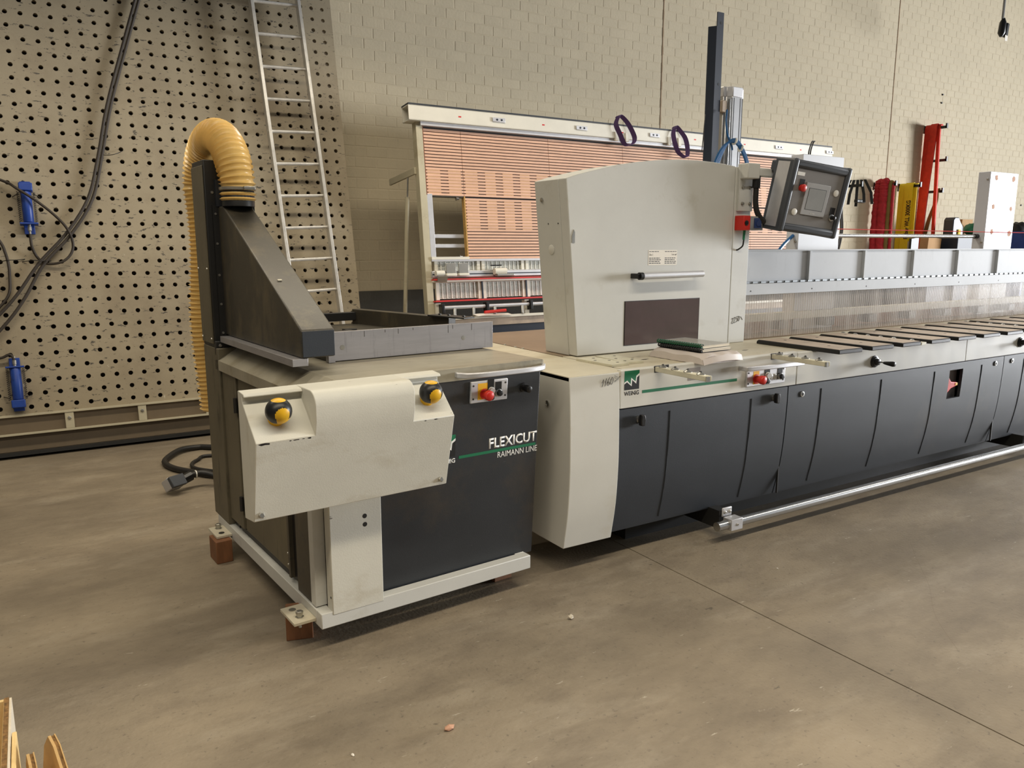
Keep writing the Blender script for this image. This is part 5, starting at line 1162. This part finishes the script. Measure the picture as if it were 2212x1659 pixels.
# ================================================================== cables with plug on the floor behind the saw
def floor_cable(label, pts, r): 
    bm = bmesh.new(); tube(bm, spline(pts, 8), r, 10); return tag(obj('power_cable', bm, 'black_rubber', smooth=60), label, 'cable', 'black cables behind the saw')
floor_cable('thick black cable looping widely on the floor behind the saw', [(1.55, 5.75, 0.022), (1.093, 6.161, 0.022), (0.997, 6.22, 0.022), (0.86, 6.165, 0.03), (0.739, 5.976, 0.022), (0.719, 5.837, 0.022), (0.755, 5.682, 0.022), (0.845, 5.525, 0.022), (0.936, 5.394, 0.022), (1.1, 5.2, 0.022)], 0.021)
floor_cable('thinner black cable looping inside the thick one on the floor', [(1.5, 5.6, 0.014), (1.051, 5.942, 0.014), (0.935, 5.869, 0.014), (0.878, 5.768, 0.014), (0.880, 5.660, 0.014), (0.935, 5.56, 0.014), (1.05, 5.43, 0.014), (1.2, 5.3, 0.014)], 0.0125)
plug = thing('plug_cable', 'black cable ending in a rectangular grey metal plug on the floor', 'cable', (0.667, 5.166, 0.0), (0, 0, 0))
def rel(p): return (p[0] - 0.667, p[1] - 5.166, p[2])
obj('cable', T(spline([rel(p) for p in [(1.15, 5.0, 0.025), (0.98, 5.13, 0.05), (0.905, 5.215, 0.075), (0.855, 5.245, 0.085), (0.80, 5.235, 0.085), (0.765, 5.222, 0.08)]], 8), 0.022, 10), 'black_rubber', plug, smooth=60)
obj('cable_gland', T([rel((0.785, 5.23, 0.082)), rel((0.735, 5.205, 0.07))], 0.033, 10), 'black_plastic', plug, smooth=30)
obj('tie_wrap', T([rel((0.822, 5.238, 0.085)), rel((0.814, 5.237, 0.085))], 0.026, 12), 'white_plastic', plug)
mh = Matrix.Translation(rel((0.675, 5.165, 0.062))) @ Euler((R(-35), 0, R(30))).to_matrix().to_4x4()
obj('plug_housing', xf(B(-0.05, 0.05, -0.03, 0.045, -0.03, 0.045), mh), 'aluminium_matt', plug, bevel=0.006); obj('plug_insert', xf(B(-0.052, 0.052, -0.055, -0.028, -0.034, 0.04), mh), 'hmi_dark', plug, bevel=0.004)
obj('plug_neck', T([rel((0.735, 5.205, 0.07)), rel((0.70, 5.185, 0.065))], 0.020, 10), 'zinc', plug)

# ================================================================== cardboard at the lower left and litter on the floor
def sheet(name, label, pts, th, mat, edge=None):
    """pts: outline of an upright sheet (3D), th thickness vector"""
    bm = bmesh.new(); A = [bm.verts.new(p) for p in pts]; tv = Vector(th); Bv = [bm.verts.new(Vector(p) + tv) for p in pts]; n_ = len(pts)
    bm.faces.new(A); bm.faces.new(Bv[::-1])
    for i in range(n_): bm.faces.new((A[i], Bv[i], Bv[(i + 1) % n_], A[(i + 1) % n_]))
    return tag(obj(name, bm, mat), label, 'cardboard', 'cardboard pieces at the lower left corner')
bx = thing('cardboard_box', 'pale corner of an open cardboard box at the lower left picture edge', 'cardboard box', (-0.386, 1.9, 0))
rj = random.Random(3)
top_ = [(-0.60 + 0.03 * k, 2.245 + rj.uniform(-0.004, 0.004)) for k in range(16)]
obj('side_wall', B(-0.40, 0.252 - 0.0, 0.0, 0.02, 0, 0.40) if False else B(-0.35, 0.262, -0.55, 0.335, 0.0, 0.02), 'cardboard', bx)
obj('side_wall', B(0.235, 0.247, -0.55, 0.345, 0.02, 0.40), 'cardboard_light', bx, bevel=0.002)
obj('corrugated_edge', B(0.2365, 0.2465, -0.55, 0.3455, 0.399, 0.4025), 'cardboard_edge', bx)
obj('outer_wall', B(0.2475, 0.2525, -0.55, 0.345, 0.02, 0.40), 'paper_pages', bx); obj('outer_flap', B(0.254, 0.264, -0.55, 0.18, 0.02, 0.395), 'cardboard_light', bx, bevel=0.002)
obj('back_wall', B(-0.35, 0.235, 0.333, 0.345, 0.02, 0.40), 'cardboard_light', bx)
def shard(label, x, y, zt, w_, mat, lean, rz):
    t = thing('cardboard_scrap', label, 'cardboard', (x, y, 0), (0, 0, rz), 'cardboard scraps beside the box')
    prof_ = [(-w_, 0), (w_, 0), (w_, zt * 0.6), (w_ * 0.55, zt * 0.9), (w_ * 0.2, zt), (-0.1 * w_, zt * 0.97), (-w_ * 0.6, zt * 0.82), (-w_, zt * 0.55)]
    obj('liner', PR([(p[0] + lean * p[1], p[1]) for p in prof_], 'x', -0.0015, 0.0045), mat, t)
    bm = bmesh.new(); 
    prism(bm, [(p[0] * 0.985 + lean * p[1], p[1] * 0.994) for p in prof_], 'x', 0.0045, 0.0115); obj('corrugated_core', bm, 'cardboard_edge', t)
    obj('liner', PR([(p[0] + lean * p[1], p[1]) for p in prof_], 'x', 0.0115, 0.014), mat, t)
shard('narrow torn cardboard scrap standing next to the box corner', -0.098, 1.93, 0.405, 0.085, 'cardboard', 0.0, R(8))
shard('pointed torn cardboard scrap furthest from the box corner', -0.050, 1.96, 0.415, 0.11, 'cardboard', 0.0, R(16))
def chip(label, x, y, s, mat):
    bm = bmesh.new(); rr = random.Random(int(x * 1000)); bmesh.ops.create_icosphere(bm, subdivisions=1, radius=1)
    for v in bm.verts: v.co = Vector((v.co.x * s[0] * rr.uniform(0.7, 1.2), v.co.y * s[1] * rr.uniform(0.7, 1.2), (v.co.z + 0.8) * s[2] * rr.uniform(0.6, 1.2)))
    o = obj('wood_chip', bm, mat, loc=(x, y, 0.0)); zmin = min(v.co.z for v in o.data.vertices); o.location.z = -zmin; tag(o, label, 'wood chip', 'wood chips on the floor')
chip('pale crumpled wood chip on the floor in front of the long machine', 1.819, 2.47, (0.017, 0.012, 0.011), 'paper_pages')
chip('orange brown bark chip on the floor near the bottom edge', 1.032, 2.058, (0.022, 0.013, 0.008), 'bare_patch')
chip('tiny white chip on the floor below the foot bar', *[2.98, 2.36], (0.006, 0.005, 0.003), 'paper')
chip('tiny pale chip on the open floor left of the bark chip', 0.72, 2.10, (0.005, 0.009, 0.003), 'paper')
